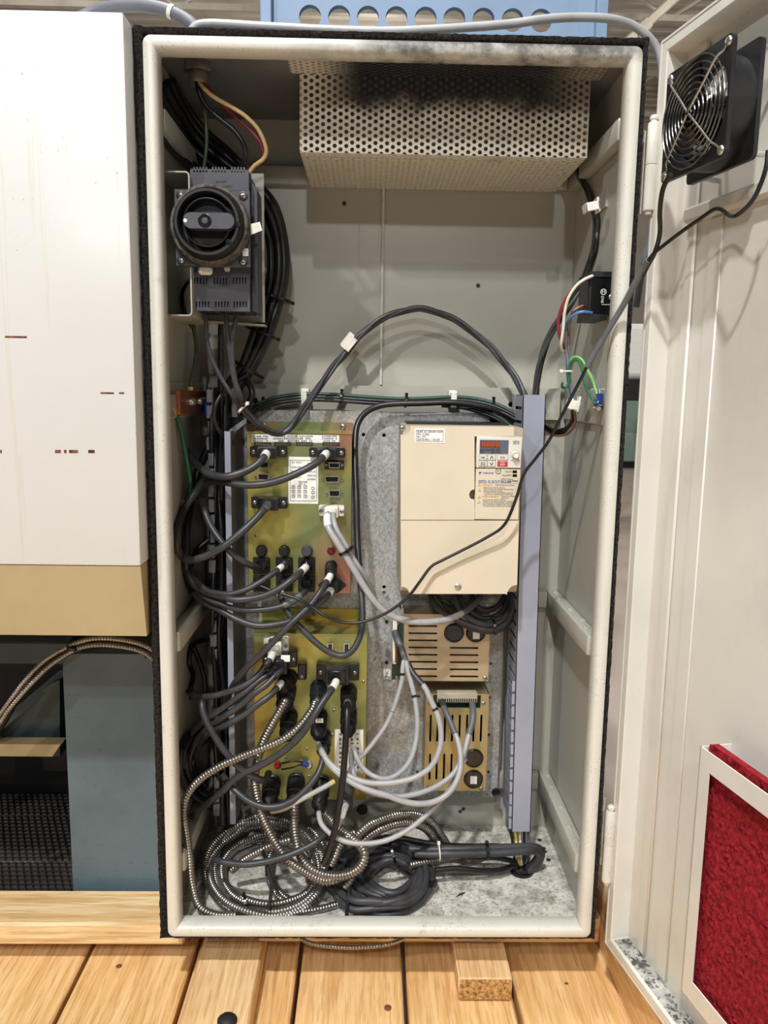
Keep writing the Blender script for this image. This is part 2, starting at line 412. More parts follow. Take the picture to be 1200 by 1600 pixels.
def cable(name, label, pts, rpx, mat='rubber', parts=(), group=None, box=True, cat='cable', conduit=False, seg=10, raw=False, yaw=None):
    """pts are (px, py, depth); rpx the half width in pixels; parts: (name, from mm, to mm, scale, material, label)"""
    ym = sum(q[2] for q in pts)/len(pts) if not raw else .1
    r = rpx*(ym+1.08)/FO
    P = smooth(pts if raw else [pt(q, r, box) for q in pts], .007)
    root = None
    if conduit: mb = conduit_mb(P, r)
    else: mb = MB().tube(P, r, seg)
    o = solo(name, mb, mat, label, cat, group, base=P[0])
    Q, L = resample(P, .002)
    for nm, a, b, sc, mt, lb in parts:
        a = a/1000 if a >= 0 else L+a/1000; b = b/1000 if b > 0 else L+b/1000
        i, j = int(a/L*(len(Q)-1)), max(int(a/L*(len(Q)-1))+1, min(len(Q)-1, int(b/L*(len(Q)-1))))
        part(nm, MB().tube(Q[i:j+1] if j > i else Q[i:i+2], r*sc, seg), mt, o, lb)
    return o
def tie(parent, P, Tn, r, mat='blackgloss', name='zip_tie', w=.0022):
    """a band around direction Tn at P with its square head"""
    P = Vector(P); Tn = Vector(Tn).normalized(); mb = MB()
    mb.lathe(P-Tn*w, Tn, [(r, 0), (r*1.05+.0006, 0.0002), (r*1.05+.0006, 2*w-.0002), (r, 2*w)], 16)
    a = Tn.cross(Vector((0, 1, 0))); a = a.normalized() if a.length > .1 else Vector((1, 0, 0))
    h = P+a*(r+.002); mb.box(h.x-.0025, h.x+.0025, h.y-.0025, h.y+.0025, h.z-.0025, h.z+.0025, .0006)
    return part(name, mb, mat, parent)
M['dustring'] = simple('dusty_black_rubber', (98, 91, 82), .9, 0, .4, 120, .4, 260)
M['guardwire'] = simple('dark_chrome_wire', (112, 110, 108), .22, .9, .1, 60)
M['brownmetal'] = simple('tarnished_grey_fitting', (112, 106, 98), .45, .5, .2, 40)
# ================================================================== SETTING
ZD = -.11                                                # top of the timber deck
FZ = -.32                                                # shop floor
m = MB().box(-14, 16, -9, 16, FZ-.1, FZ); struct('floor', m, 'concrete')
m = MB()                                                 # corrugated roof deck high above
CZ = 6.6
prof = []
x = -16.
yy = -2.
while yy < 22:
    prof += [(yy, CZ), (yy+.10, CZ), (yy+.13, CZ+.06), (yy+.27, CZ+.06)]; yy += .30
m.rings([[Vector((X, a, b)) for a, b in prof] for X in (-16, 18)], 0, False, False)
struct('ceiling', m, 'deck')
m = MB().box(-16, 18, 17, 17.2, FZ, CZ); struct('wall_back', m, 'deck')
def truss(y, label, n):
    t = thing('roof_truss', label, 'truss', (0, y, CZ-.7))
    part('top_chord', MB().box(-14, 16, y-.05, y+.05, CZ-.12, CZ-.02), 'truss', t)
    part('bottom_chord', MB().box(-14, 16, y-.05, y+.05, CZ-.8, CZ-.72), 'truss', t)
    for k in range(24):
        xa = -12+k*1.1; s = 1 if k % 2 else -1
        part('web_bar', MB().cyl((xa-.55*s, y, CZ-.76), (xa+.55*s, y, CZ-.08), .028, 6), 'truss', t)
truss(10.5, 'pale steel roof truss in the distance, nearer of the two under the roof deck', 0)
truss(14.2, 'pale steel roof truss in the distance, farther of the two under the roof deck', 1)
t = thing('roof_joist', 'slanting pale steel pipe brace below the roof deck beside the open door', 'joist', (3.2, 9.5, 5.0))
part('pipe', MB().cyl((2.3, 9.5, 4.4), (4.6, 9.5, 6.5), .06, 8), 'truss', t)
part('pipe_clamp', MB().cyl((3.2, 9.5, 5.22), (3.35, 9.5, 5.36), .085, 8), 'truss', t)

# ------------------------------------------------------------------ timber deck and beams
t = thing('timber_deck', 'orange pine plank deck under the cabinet', 'deck', (0, 0, ZD-.038))
def xs(px, py): return UZ(px, py, ZD).x
YEND = UZ(942, 1392, ZD).y
seams = [-1.02, -.84, -.66, xs(82, 1600), xs(272, 1598), xs(456, 1598), xs(636, 1598), xs(815, 1598), xs(1000, 1598), .58, .76, .94]
seams = sorted(seams)
random.seed(3)
for a, b in zip(seams, seams[1:]):
    dz = random.uniform(-.003, .001)
    m = MB().box(a+.0035, b-.0035, -.75, YEND if a > .26 else .95, ZD-.038+dz, ZD+dz, .004); part('plank', m, 'plank', t)
for (px, py) in ((186, 1509), (606, 1573), (885, 1537), (1000, 1560)):
    P = UZ(px, py, ZD); m = MB().lathe(P+Vector((0, 0, -.006)), (0, 0, 1), [(.0055, 0), (.0055, .0052), (.003, .0064)], 12); part('knot', m, 'wbrown', t, 'round brown knot')
def beam(name, label, x0, x1, y0, y1, z0, z1, mat, cat='timber', bev=.004):
    m = MB().box(x0, x1, y0, y1, z0, z1, bev); return solo(name, m, mat, label, cat, base=((x0+x1)/2, (y0+y1)/2, z0))
BT, BB = -.034, -.072
xr = U(300, 1470, .08).x
o = beam('timber_beam', 'long pale pine beam lying beside the blue column, its end at the cabinet corner', -1.1, xr-.012, .078, .166, BB, BT, 'woodx')
m = MB(); random.seed(5)
m.box(xr-.0125, xr+.009, .079, .16, BB+.001, BT-.006, .006)
part('torn_end', m, 'bark', o, 'reddish torn bark end')
beam('timber_beam', 'thin pine beam spanning right under the cabinet bottom edge', U(404, 1475, .1).x, U(932, 1475, .1).x, .085, .172, BB, -.024, 'woodx')
# runner with its nail head, towards the viewer
x0, x1 = UZ(294, 1540, -.066).x, UZ(399, 1540, -.066).x
o = beam('timber_runner', 'pale pine runner board running toward the viewer under the cabinet corner', x0, x1, -.7, .3, ZD, -.0725, 'woody')
P = UZ(355, 1597, -.0725); part('bolt_head', MB().lathe(P, (0, 0, 1), [(.014, 0), (.014, .004), (.010, .008), (.004, .009)], 14), 'dark', o, 'dark round bolt head')
# offcut block, end grain to the viewer
x0, x1, z0, z1 = rect(716, 1531, 800, 1562, .008)
m = MB().box(x0, x1, .0085, .34, ZD, ZD+.0375, .002); m.box(x0+.002, x1-.002, .0068, .0095, ZD+.002, ZD+.0355, .001, 1)
solo('timber_block', m, ['woody', 'endgrain'], 'short pine block under the cabinet showing its rough sawn end grain', 'timber', base=((x0+x1)/2, .15, ZD))
# long timber below the door
xa = UZ(926, 1464, ZD).x; xb = UZ(996, 1600, ZD).x
m = MB().box(xa+.004, xa+.14, -.42, YEND+.03, ZD, -.016, .003)
solo('timber_sleeper', m, 'woody', 'thick orange pine sleeper running below the open door', 'timber', base=(xa+.07, .2, ZD))

# ================================================================== CABINET
W2, H, DEP = .3175, 1.2483, .31
cab = thing('electrical_cabinet', 'open beige steel electrical cabinet full of black and metal cables', 'cabinet', (0, .15, 0))
T = .002
for s in (-1, 1): part('side_wall', MB().box(s*(W2-T), s*W2, .02, DEP, 0, H), 'sidep', cab)
part('ceiling_plate', MB().box(-W2, W2, .02, DEP, H-T, H), 'roofp', cab, 'grimy ceiling plate, its grey darkened for shade')
part('rear_wall', MB().box(-W2, W2, DEP, DEP+T, 0, H), 'cab', cab)
part('floor_plate', MB().box(-W2+T, W2-T, .02, DEP, 0, T), 'cabfloor', cab, 'dusty grey floor plate')
pf = [(0, .03), (0, .006), (.0015, .002), (.005, 0), (.0125, 0), (.016, .002), (.0185, .008), (.0185, .026), (.016, .03)]
m = MB().frame(-W2, W2, 0, H, pf, .011); part('front_flange', m, 'cabsoot', cab, 'pale front flange, soot stained along its top')
# foam gasket
gx0, gx1, gz0, gz1 = -W2-.0115, W2+.0065, -.0025, H+.0105
g = MB(); N = 150
def foam_strip(p, q, wdir, wid, out):
    """knobbly foam strip along p-q, face towards the viewer"""
    n = max(2, int((q-p).length/.006)); rr = []
    for i in range(n+1):
        c = p.lerp(q, i/n); j = lambda: random.uniform(-.0007, .0007)
        rr.append([c+Vector((0, .03, 0)), c+Vector((0, .007+j(), 0)), c+wdir*(wid*.3)+Vector((0, .004+j(), 0)), c+wdir*(wid*.8+j())+Vector((0, .0035+j(), 0)), c+wdir*(wid+j())+Vector((0, .008+j(), 0)), c+wdir*wid+Vector((0, .03, 0))])
    out.rings(rr, 0, True, True)
foam_strip(Vector((-W2, 0, gz0)), Vector((-W2, 0, gz1)), Vector((-1, 0, 0)), -W2-gx0, g)
foam_strip(Vector((W2, 0, gz0)), Vector((W2, 0, gz1)), Vector((1, 0, 0)), gx1-W2, g)
foam_strip(Vector((gx0, 0, H)), Vector((gx1, 0, H)), Vector((0, 0, 1)), gz1-H, g)
foam_strip(Vector((gx0, 0, 0)), Vector((gx1, 0, 0)), Vector((0, 0, -1)), .0025, g)
part('gasket', g, 'foam', cab, 'black foam gasket strip', sharp=60)
# braces: three levels on both side walls and the rear wall
for z0, z1, pr in ((1.142, 1.172, .018), (.431, .462, .021), (.086, .118, .021)):
    for s in (-1, 1):
        m = MB().box(s*(W2-T), s*(W2-T-pr), .032, .309, z0, z1, .004, seg=2); part('side_brace', m, 'cab', cab)
    m = MB().box(-W2+T+pr, W2-T-pr, .309-pr*.9, .309, z0, z1, .004, seg=2); part('rear_brace', m, 'cab', cab)
for s in (-1, 1):
    m = MB().box(s*(W2-T), s*(W2-T-.004), .032, .309, .765, .818, .003); part('side_rail', m, 'cab', cab)
hl = [circ(U(px, 631, .288).x, .790, .0045, 10) for px in (399, 798)]
x0 = -W2+.018
m = MB().holed([(x0, .765), (-x0, .765), (-x0, .818), (x0, .818)], hl, .2875, .3085); part('rear_rail', m, 'cab', cab)
for px, py in ((538, 318), (747, 446), (428, 316), (296, 569), (724, 1264), (719, 1268)):
    P = U(px, py, .309); part('dirty_hole', MB().lathe(P, (0, -1, 0), [(.0035, 0), (.0032, .0008), (.001, .0012)], 10), 'ink', cab, 'small dark hole')
x0 = U(560, 450, .3095).x
part('seam_strip', MB().box(x0-.0005, x0+.0005, .3092, .3102, .82, 1.141), 'beigedark', cab)
xw = U(597, 450, .308).x
part('weld_rod', MB().cyl((xw, .3065, .82), (xw, .3065, 1.141), .0024, 8), 'cabsoot', cab, 'thin vertical steel rod')
random.seed(11)
for y in (.07, .11, .17, .24, .28):        # weld spatter on the ledges
    for zz in (.462, .118):
        m = MB(); n = 7; c = Vector((W2-T-.012+random.uniform(-.004, .006), y, zz))
        m.lathe(c, (0, 0, 1), [(.006, -.001), (.005, .0015), (.002, .003)], 7); part('weld_bead', m, 'cab', cab)
# hinges
for (pa, pb) in ((185, 330), (1262, 1377)):
    Pa, Pb = U(1018 if pa < 500 else 946, pa, -.004), U(1011 if pa < 500 else 942, pb, -.004)
    x = .3335; zt, zb = Pa.z, Pb.z; zm = (zt+zb)/2
    h = part('hinge', MB().lathe((x, -.004, zm+.0006), (0, 0, 1), [(.0072, 0), (.0074, .001), (.0074, zt-zm-.008), (.0066, zt-zm-.006)], 16), 'cabsoot', cab, 'pale painted barrel hinge')
    part('lower_knuckle', MB().lathe((x, -.004, zb), (0, 0, 1), [(.0066, 0), (.0074, .001), (.0074, zm-zb-.0006), (.0068, zm-zb)], 16), 'cabsoot', h)
    part('hinge_pin', MB().lathe((x, -.004, zb-.004), (0, 0, 1), [(.0045, 0), (.0045, zt-zb+.002), (.0055, zt-zb+.0025), (.0055, zt-zb+.006), (.003, zt-zb+.008)], 12), 'cabsoot', h)
    part('hinge_leaf', MB().box(x-.010, x+.002, .031, .034, zb+.004, zt-.004), 'cabsoot', h)

# ------------------------------------------------------------------ door (a shallow pan), hinged open about 100 degrees
DW, DZ0, DZ1 = .64, -.006, 1.2525
toD = lambda x, z, y: D(x, y, z)
pd = [(0, .032), (0, .002), (.001, 0), (.0035, 0), (.0045, .0022), (.006, 0), (.0165, 0), (.018, .0015), (.018, .028)]
door = part('door', MB().frame(0, DW, DZ0, DZ1, pd, .002, toD), 'door', cab, 'open cabinet door seen from inside')
xf = lambda c: D(c.x, c.y, c.z)
part('inner_skin', MB().box(.001, DW-.001, .028, .032, DZ0+.001, DZ1-.001, xf=xf), 'door', door)
part('bottom_ledge', MB().box(.017, DW-.017, .0045, .028, DZ0+.0165, DZ0+.0182, xf=xf), 'ledge', door, 'ledge covered in black dust')
# reinforcing hat sections on the inner skin
m = MB().box(.05, DW-.05, .016, .0285, 1.022, 1.040, .003, xf=xf); part('stiffener', m, 'door', door)
m = MB().box(.05, .068, .0235, .0285, .018, 1.23, .003, xf=xf); part('stiffener', m, 'door', door)
m = MB().box(.095, .120, .0255, .0285, .018, 1.02, .002, xf=xf); part('stiffener', m, 'door', door)
# filter pocket: sheet frame standing off the skin
d0 = -.012
fs0, fs1, fz0, fz1 = .208, .50, .085, .404
m = MB().holed([(fs0, fz0), (fs1, fz0), (fs1, fz1), (fs0, fz1)], [[(fs0+.019, fz0+.027), (fs1-.019, fz0+.027), (fs1-.019, fz1-.024), (fs0+.019, fz1-.024)]], d0, d0+.0015, to=toD)
ff = part('filter_frame', m, 'door', door)
m = MB(); m.box(fs0, fs0+.0015, d0, .028, fz0, fz1, xf=xf); m.box(fs1-.0015, fs1, d0, .028, fz0, fz1, xf=xf); m.box(fs0, fs1, d0, .028, fz0, fz0+.0015, xf=xf)
part('pocket_sides', m, 'door', ff)
# red fibre pad inside the pocket
m = MB(); n = 40; b = bmesh.new(); bmesh.ops.create_grid(b, x_segments=90, y_segments=90, size=.5)
for v in b.verts:
    s_, z_ = fs0+.004+(fs1-fs0-.008)*(v.co.x+.5), fz0+.004+(fz1-fz0)*(v.co.y+.5)
    v.co = D(s_, d0+.009+random.uniform(-.002, .0015), z_)
m.add(b); m.box(fs0+.004, fs1-.004, d0+.0122, d0+.021, fz0+.004, fz1+.003, xf=xf)
solo('filter_pad', m, 'fibre', 'coarse red fibre filter pad in a frame on the open door', 'filter')

# ------------------------------------------------------------------ cooling fan on the door
FD = -.045; c0 = D(.1575, FD, 1.1135)
fan = thing('cooling_fan', 'square black cooling fan with wire guard on the upper part of the open door', 'fan', D(.1575, .02, 1.056))
hs = .0595
fo = lambda x, z, y: D(.1575+x, FD+y, 1.1135+z)
sq = []
for cx, cz, a in ((hs-.006, hs-.006, 0), (-hs+.006, hs-.006, 90), (-hs+.006, -hs+.006, 180), (hs-.006, -hs+.006, 270)):
    sq += [(cx+.006*math.cos(R(a+30*k)), cz+.006*math.sin(R(a+30*k))) for k in range(4)]
m = MB(); m.holed(sq, [circ(0, 0, .0562, 40)], 0, .005, to=fo); m.holed(sq, [circ(0, 0, .0562, 40)], .033, .038, to=fo)
m.frame(-.0585, .0585, -.0585, .0585, [(0, .004), (.0012, .004), (.0012, .034), (0, .034), (0, .004)], .0585, fo, cs=10)
part('housing', m, 'black', fan)
m = MB(); m.lathe(fo(0, 0, .008), DN*-1, [(.001, -.0015), (.018, -.0015), (.020, .001), (.020, .026), (.001, .026)], 24)
rot = part('rotor', m, 'blackgloss', fan)
for k in range(7):
    a0 = 2*math.pi*k/7; m = MB(); rr = []
    for i in range(5):
        r = .0195+(.0545-.0195)*i/4; tw = R(52-20*i/4); hw = .012+.006*i/4; ca = a0+.25*i/4
        e = Vector((math.cos(ca), math.sin(ca))); tng = Vector((-e.y, e.x))
        q = [(-hw, -.0006), (hw, -.0006), (hw, .0006), (-hw, .0006)]
        rr.append([fo(*(e*r+tng*(u_*math.cos(tw)-v_*math.sin(tw))), .020+u_*math.sin(tw)+v_*math.cos(tw)) for u_, v_ in q])
    m.rings(rr); part('blade', m, 'blackgloss', rot)
for k in range(3):
    a = R(40+120*k); e = (math.cos(a), math.sin(a)); part('motor_strut', MB().cyl(fo(e[0]*.018, e[1]*.018, .035), fo(e[0]*.057, e[1]*.057, .035), .003, 6), 'black', fan)
gd = part('finger_guard', MB().tube([fo(.0562*math.cos(2*math.pi*k/48), .0562*math.sin(2*math.pi*k/48), -.0035) for k in range(48)], .0011, 6, loop=True), 'guardwire', fan, 'chrome wire finger guard')
for i, r in enumerate((.0495, .0428, .0361, .0294, .0227, .016, .009, .003)):
    part('guard_ring', MB().tube([fo(r*math.cos(2*math.pi*k/40), r*math.sin(2*math.pi*k/40), -.0035-.0004*i) for k in range(40)], .0011, 6, loop=True), 'guardwire', gd)
for sx, sz in ((1, 1), (1, -1), (-1, 1), (-1, -1)):
    e = Vector((sx, sz)).normalized(); P = [fo(*(e*r), y) for r, y in ((.003, -.0085), (.03, -.007), (.056, -.006), (.061, -.004), (.066, -.001), (.0735, -.0012))]
    part('guard_spoke', MB().tube(smooth(P, .004), .0012, 6), 'screwm', gd)
    q = (sx*.0525, sz*.0525)
    part('screw', MB().lathe(fo(*q, .001), DN, [(.0052, 0), (.0052, .0015), (.0042, .003), (.0025, .0036)], 12), 'screwm', fan)
    part('standoff', MB().cyl(fo(*q, .038), fo(*q, .072), .0032, 8), 'screwm', fan, 'bright metal standoff')
# fan cord: two leads from the fan joined by heat-shrink, one twin cord down into the cabinet
cable('fan_lead', 'thin black lead dropping from the fan corner along the door edge', [(1048, 272, -.14), (1036, 295, -.12), (1031, 330, -.10), (1031, 365, -.085), (1023, 395, -.07), (1012, 415, -.055), (1004, 432, -.045)], 3.6, 'rubblk', box=False)
P = [(1200, 235, -.24), (1197, 262, -.24), (1186, 294, -.235), (1172, 318, -.23), (1152, 336, -.22), (1140, 337, -.2), (1128, 328, -.18), (1116, 327, -.165), (1095, 341, -.145), (1065, 362, -.115), (1035, 385, -.085), (1018, 400, -.066), (1000, 428, -.045), (975, 475, -.02), (946, 523, .0), (925, 558, .012), (905, 597, .02), (880, 645, .028), (858, 688, .035), (838, 715, .045), (818, 742, .055), (806, 780, .065), (788, 820, .075), (760, 840, .08), (720, 861, .083), (690, 876, .083), (673, 886, .083), (655, 910, .08), (638, 932, .08), (610, 954, .08), (580, 968, .08), (553, 973.5, .08), (528, 971, .08), (505, 961, .08), (490, 950, .085), (470, 938, .085), (448, 930, .09), (425, 923, .095), (408, 916, .10), (394, 910, .105)]
cable('twin_cable', 'long thin black twin cord from the fan across the beige drive to the control box', P, 2.7, 'rubblk', [('heat_shrink', 245, 405, 1.75, 'sleeve', 'grey heat-shrink joint')], box=False)
# ================================================================== LEFT MACHINE
m = MB()
XE = -.33; y0 = -.03
en = thing('machine_enclosure', 'tall white machine guard panel beside the cabinet with drip stains and scratches', 'machine guard', (-.7, .25, .572))
zt, zb = U(100, 16, y0).z, .572
part('front_panel', MB().box(-1.2, XE, y0, .6, zb, zt, .003, seg=2), 'white', en)
# tan lower skirt, set back and canted
za = .572; zl = U(100, 992, -.004).z
m = MB().prism([(-1.2, za-.0005), (XE-.0012, za-.0005), (XE-.0012+.0, zl), (-1.2, zl)], -.004, .58)
part('lower_skirt', MB().rings([[Vector((-1.2, y0+.002, za-.0005)), Vector((XE-.001, y0+.002, za-.0005)), Vector((XE-.001, .58, za-.0005)), Vector((-1.2, .58, za-.0005))], [Vector((-1.2, -.006, zl)), Vector((XE-.0015, -.006, zl)), Vector((XE-.0015, .58, zl)), Vector((-1.2, .58, zl))]]), 'tan', en, 'tan painted lower skirt')
for a, b, c, d in ((86, 703, 95, 708), (100, 703, 104, 708), (108, 703, 122, 708), (138, 703, 148, 708), (0, 703, 3, 708), (157, 613, 178, 615.5), (186, 613, 194, 615.5), (8, 525, 42, 528)):
    x0, x1, z0, z1 = rect(a, b, c, d, y0); part('paint_chip', MB().box(x0, x1, y0-.0003, y0+.001, z0, z1), 'bark', en, 'chipped dark mark')
# blue column and dark recess under the guard
bc = thing('blue_machine', 'grey-blue machine base column under the white guard', 'machine base', (-.44, .35, ZD))
x0, x1, z0, z1 = rect(106, 1022, 250, 1400, .18)
pts = [(x0, ZD), (x1+.02, ZD), (x1+.02, z1)] + [(x0+.025+.025*math.cos(R(a)), z1-.025+.025*math.sin(R(a))) for a in (90, 110, 130, 150, 165, 180)]
part('column', MB().prism(pts, .18, .75), 'blue', bc)
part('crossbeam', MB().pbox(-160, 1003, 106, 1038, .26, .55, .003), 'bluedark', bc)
part('back_casting', MB().box(-1.1, -.36, .60, .85, ZD, .42), 'dark', bc)
A = [U(px, py, .40) for px, py in ((-40, 1155), (112, 1160), (112, 1045), (100, 1050))]
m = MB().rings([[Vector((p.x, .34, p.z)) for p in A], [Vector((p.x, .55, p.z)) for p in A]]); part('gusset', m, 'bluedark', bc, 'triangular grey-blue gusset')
P0, P1 = U(0, 1137, .30), U(101, 1052, .36)
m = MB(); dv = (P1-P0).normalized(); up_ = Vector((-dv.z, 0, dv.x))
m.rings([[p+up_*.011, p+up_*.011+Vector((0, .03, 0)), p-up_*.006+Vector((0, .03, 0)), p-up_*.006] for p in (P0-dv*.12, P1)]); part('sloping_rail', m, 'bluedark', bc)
part('inner_box', MB().pbox(66, 1163, 116, 1206, .42, .6, .002), 'dark', bc, 'dark speckled box')
x0, x1, z0, z1 = rect(-300, 1162, 95, 1181, .30)
m = MB().rings([[Vector((x0, .30, z1)), Vector((x1, .30, z1)), Vector((x1-.016, .30, z0)), Vector((x0, .30, z0))], [Vector((x0, .33, z1)), Vector((x1, .33, z1)), Vector((x1-.016, .33, z0)), Vector((x0, .33, z0))]])
part('chip_tray', m, 'tan', bc, 'tan tray edge')
# plastic mats on the deck under the machine
mt = thing('floor_mat', 'dark brown studded plastic floor mat behind the pale beam', 'mat', (-.75, .45, ZD))
ym = UZ(50, 1325, ZD+.02)
for i, (ya, yb) in enumerate(((.185, .335), (.337, .50), (.502, .66))):
    m = MB().box(-1.15, -.532, ya, yb, ZD+.001, ZD+.018, .002); q = part('mat_tile', m, 'mat', mt)
    b = MB(); ny = int((yb-ya)/.0135)
    for iy in range(ny):
        for ix in range(27):
            x_, y_ = -.895+ix*.0135+(.0067 if iy % 2 else 0), ya+.008+iy*.0135
            b.rings([[Vector((x_+r*sx, y_+r*sy, h)) for sx, sy in ((-1, -1), (1, -1), (1, 1), (-1, 1))] for r, h in ((.0048, ZD+.0178), (.0034, ZD+.0215))])
    part('mat_studs', b, 'mat', q, kind='stuff')
m = MB()
ho = [circ(-.87+ix*.024+(.012 if iy else 0), .682+iy*.022, .007, 8) for iy in range(2) for ix in range(14)]
m.holed([(-1.1, .665), (-.47, .665), (-.47, .72), (-1.1, .72)], ho, ZD+.018, ZD+.024, to=lambda x, z, y: Vector((x, z, y)))
part('perforated_edge', m, 'purp', mt, 'dusty perforated edge strip')
# conduits and hose over the column
C1 = [(-40, 1160, .12), (-5, 1122, .12), (15, 1095, .12), (40, 1062, .12), (70, 1032, .12), (107, 1010, .12), (140, 999, .12), (175, 998, .12), (212, 1004, .11), (236, 1014, .10), (256, 1030, .09)]
C2 = [(-40, 1178, .12), (-5, 1136, .12), (15, 1107, .12), (50, 1067, .12), (82, 1037, .12), (120, 1014, .12), (155, 1007.5, .12), (195, 1011, .12), (222, 1018, .11), (237, 1028, .10), (254, 1044, .09)]
c1 = cable('steel_conduit', 'flexible steel conduit arching over the blue column, upper of the pair', C1, 4.0, 'steel', conduit=True, box=False, cat='conduit')
c2 = cable('steel_conduit', 'flexible steel conduit arching over the blue column, lower of the pair', C2, 4.2, 'steel', conduit=True, box=False, cat='conduit')
for a, b in (((107, 1010), (120, 1014)), ((226, 1010), (228, 1022))):
    P = (U(*a, .12)+U(*b, .12))/2; tie(c1, P, (U(*a, .12)-U(*b, .12)).cross(Vector((0, 1, 0))), .0085, 'rubblk')
cable('black_hose', 'black ribbed hose behind the pair of steel conduits under the white guard', [(-40, 1185, .16), (0, 1135, .16), (30, 1085, .16), (65, 1045, .16), (100, 1018, .17), (128, 1004, .19), (150, 996, .22)], 7, 'rubblk', conduit=True, box=False, cat='hose')
cable('grey_hose', 'thick grey hose looping over the top between the white guard and cabinet', [(105, 60, .12), (122, 32, .12), (150, 18, .12), (185, 10, .11), (225, 9, .10), (258, 15, .095), (285, 27, .09), (305, 42, .085), (316, 60, .085)], 9, 'hose', [('hose_tie', -60, -54, 1.12, 'whitepl', 'white zip tie')], box=False, cat='hose')
cable('top_cable', 'white cable arching over the cabinet top and behind the open door', [(296, 56, .06), (304, 42, .06), (330, 37, .06), (420, 42, .06), (520, 47, .06), (600, 49, .06), (660, 47, .06), (740, 42, .06), (800, 37, .06), (850, 30, .06), (900, 27, .065), (950, 29, .07), (985, 38, .08), (1010, 55, .085), (1026, 75, .09), (1034, 98, .09), (1036, 140, .09), (1037, 200, .09)], 6.2, 'greycable', box=False)
cable('hanging_hose', 'grey hose hanging in the gap behind the upper hinge', [(1034, 180, .22), (1028, 260, .22), (1022, 330, .22), (1014, 380, .22), (1003, 425, .22), (994, 480, .22)], 5, 'hose', box=False, cat='hose')

# perforated light blue steel channel above the cabinet
yb = .5
x0, x1 = U(408, 20, yb).x, U(947, 30, yb).x; zb_ = H+.004; zt_ = 1.75
ch = thing('perforated_upright', 'light blue steel channel with a row of round holes above the cabinet', 'steel channel', ((x0+x1)/2, yb, zb_))
hp = [484.5, 530, 575, 619.5, 665, 710, 755.5, 801, 845.5]
holes = [circ(U(p, 26+.021*(p-484)*.8, yb).x, U(p, 26+.021*(p-484)*.8, yb).z, 16*(yb+1.08)/FO, 24) for p in hp]
holes += [[(x, z+.075) for x, z in h] for h in holes]
m = MB().holed([(x0+.02, zb_), (x1-.02, zb_), (x1-.02, zt_), (x0+.02, zt_)], holes, yb, yb+.014); part('web', m, 'lightblue', ch)
for nm, a, b in (('flange', x0, x0+.022), ('flange', x1-.05, x1)):
    part(nm, MB().box(a, b if a == x0 else b-.02, yb-.002, yb+.10, zb_, zt_, .002), 'lightblue', ch)
part('edge_strip', MB().box(x1-.021, x1, yb-.016, yb+.1, zb_, zt_, .002), 'lightblue', ch)
part('edge_strip', MB().box(x0, x0+.021, yb-.016, yb-.0022, zb_, zt_, .002), 'lightblue', ch)
part('foot', MB().box(x0, x1, yb-.016, yb+.1, zb_-.0035, zb_-.0005), 'lightblue', ch)

solo('rear_machine', MB().box(-.5, .29, .335, .95, ZD, H-.002, .006), 'blue', 'grey-blue machine body behind the cabinet, carrying the light blue channel', 'machine')
# things in the gap between cabinet and door
g = thing('green_machine', 'pale green machine far behind the gap beside the open door', 'machine', (4.3, 11.2, FZ))
x0, x1, z0, z1 = rect(930, 612, 1060, 735, 11.2)
part('base', MB().box(x0-.5, x1+1, 11.2, 12.6, FZ, FZ+.10), 'dark', g)
part('body', MB().box(x0-.5, x1+1, 11.15, 12.6, FZ+.10, FZ+.55, .02), 'mgreen', g)
part('cover', MB().rings([[Vector((x0-.5, 11.3, FZ+.55)), Vector((x1+1, 11.3, FZ+.55)), Vector((x1+1, 12.5, FZ+.55)), Vector((x0-.5, 12.5, FZ+.55))], [Vector((x0-.5, 11.3, FZ+1.7)), Vector((x0+.35, 11.3, FZ+1.7)), Vector((x0+.35, 12.5, FZ+1.7)), Vector((x0-.5, 12.5, FZ+1.7))]]), 'mgreen', g)
part('spindle', MB().cyl((x1-.55, 11.1, FZ+.7), (x1-.55, 10.9, FZ+.7), .16, 16), 'screwm', g)
m = MB(); x0, x1, z0, z1 = rect(985, 505, 1004, 592, 6.0)
zd_ = U(995, 626, 6.0).z; m.box(x0-.1, x1+.5, 6.0, 6.5, zd_, z0-.001, .01, 1); m.box(x0-.16, x0-.10, 6.0, 6.5, FZ, zd_+.03, 0, 1); m.box(x1+.5, x1+.56, 6.0, 6.5, FZ, zd_+.03, 0, 1)
m.box(x0-.1, x1+.5, 6.0, 6.5, z0, z1, .05)
solo('wrapped_crate', m, ['label', 'dark'], 'white wrapped bundle on a dark stand seen through the gap', 'crate')

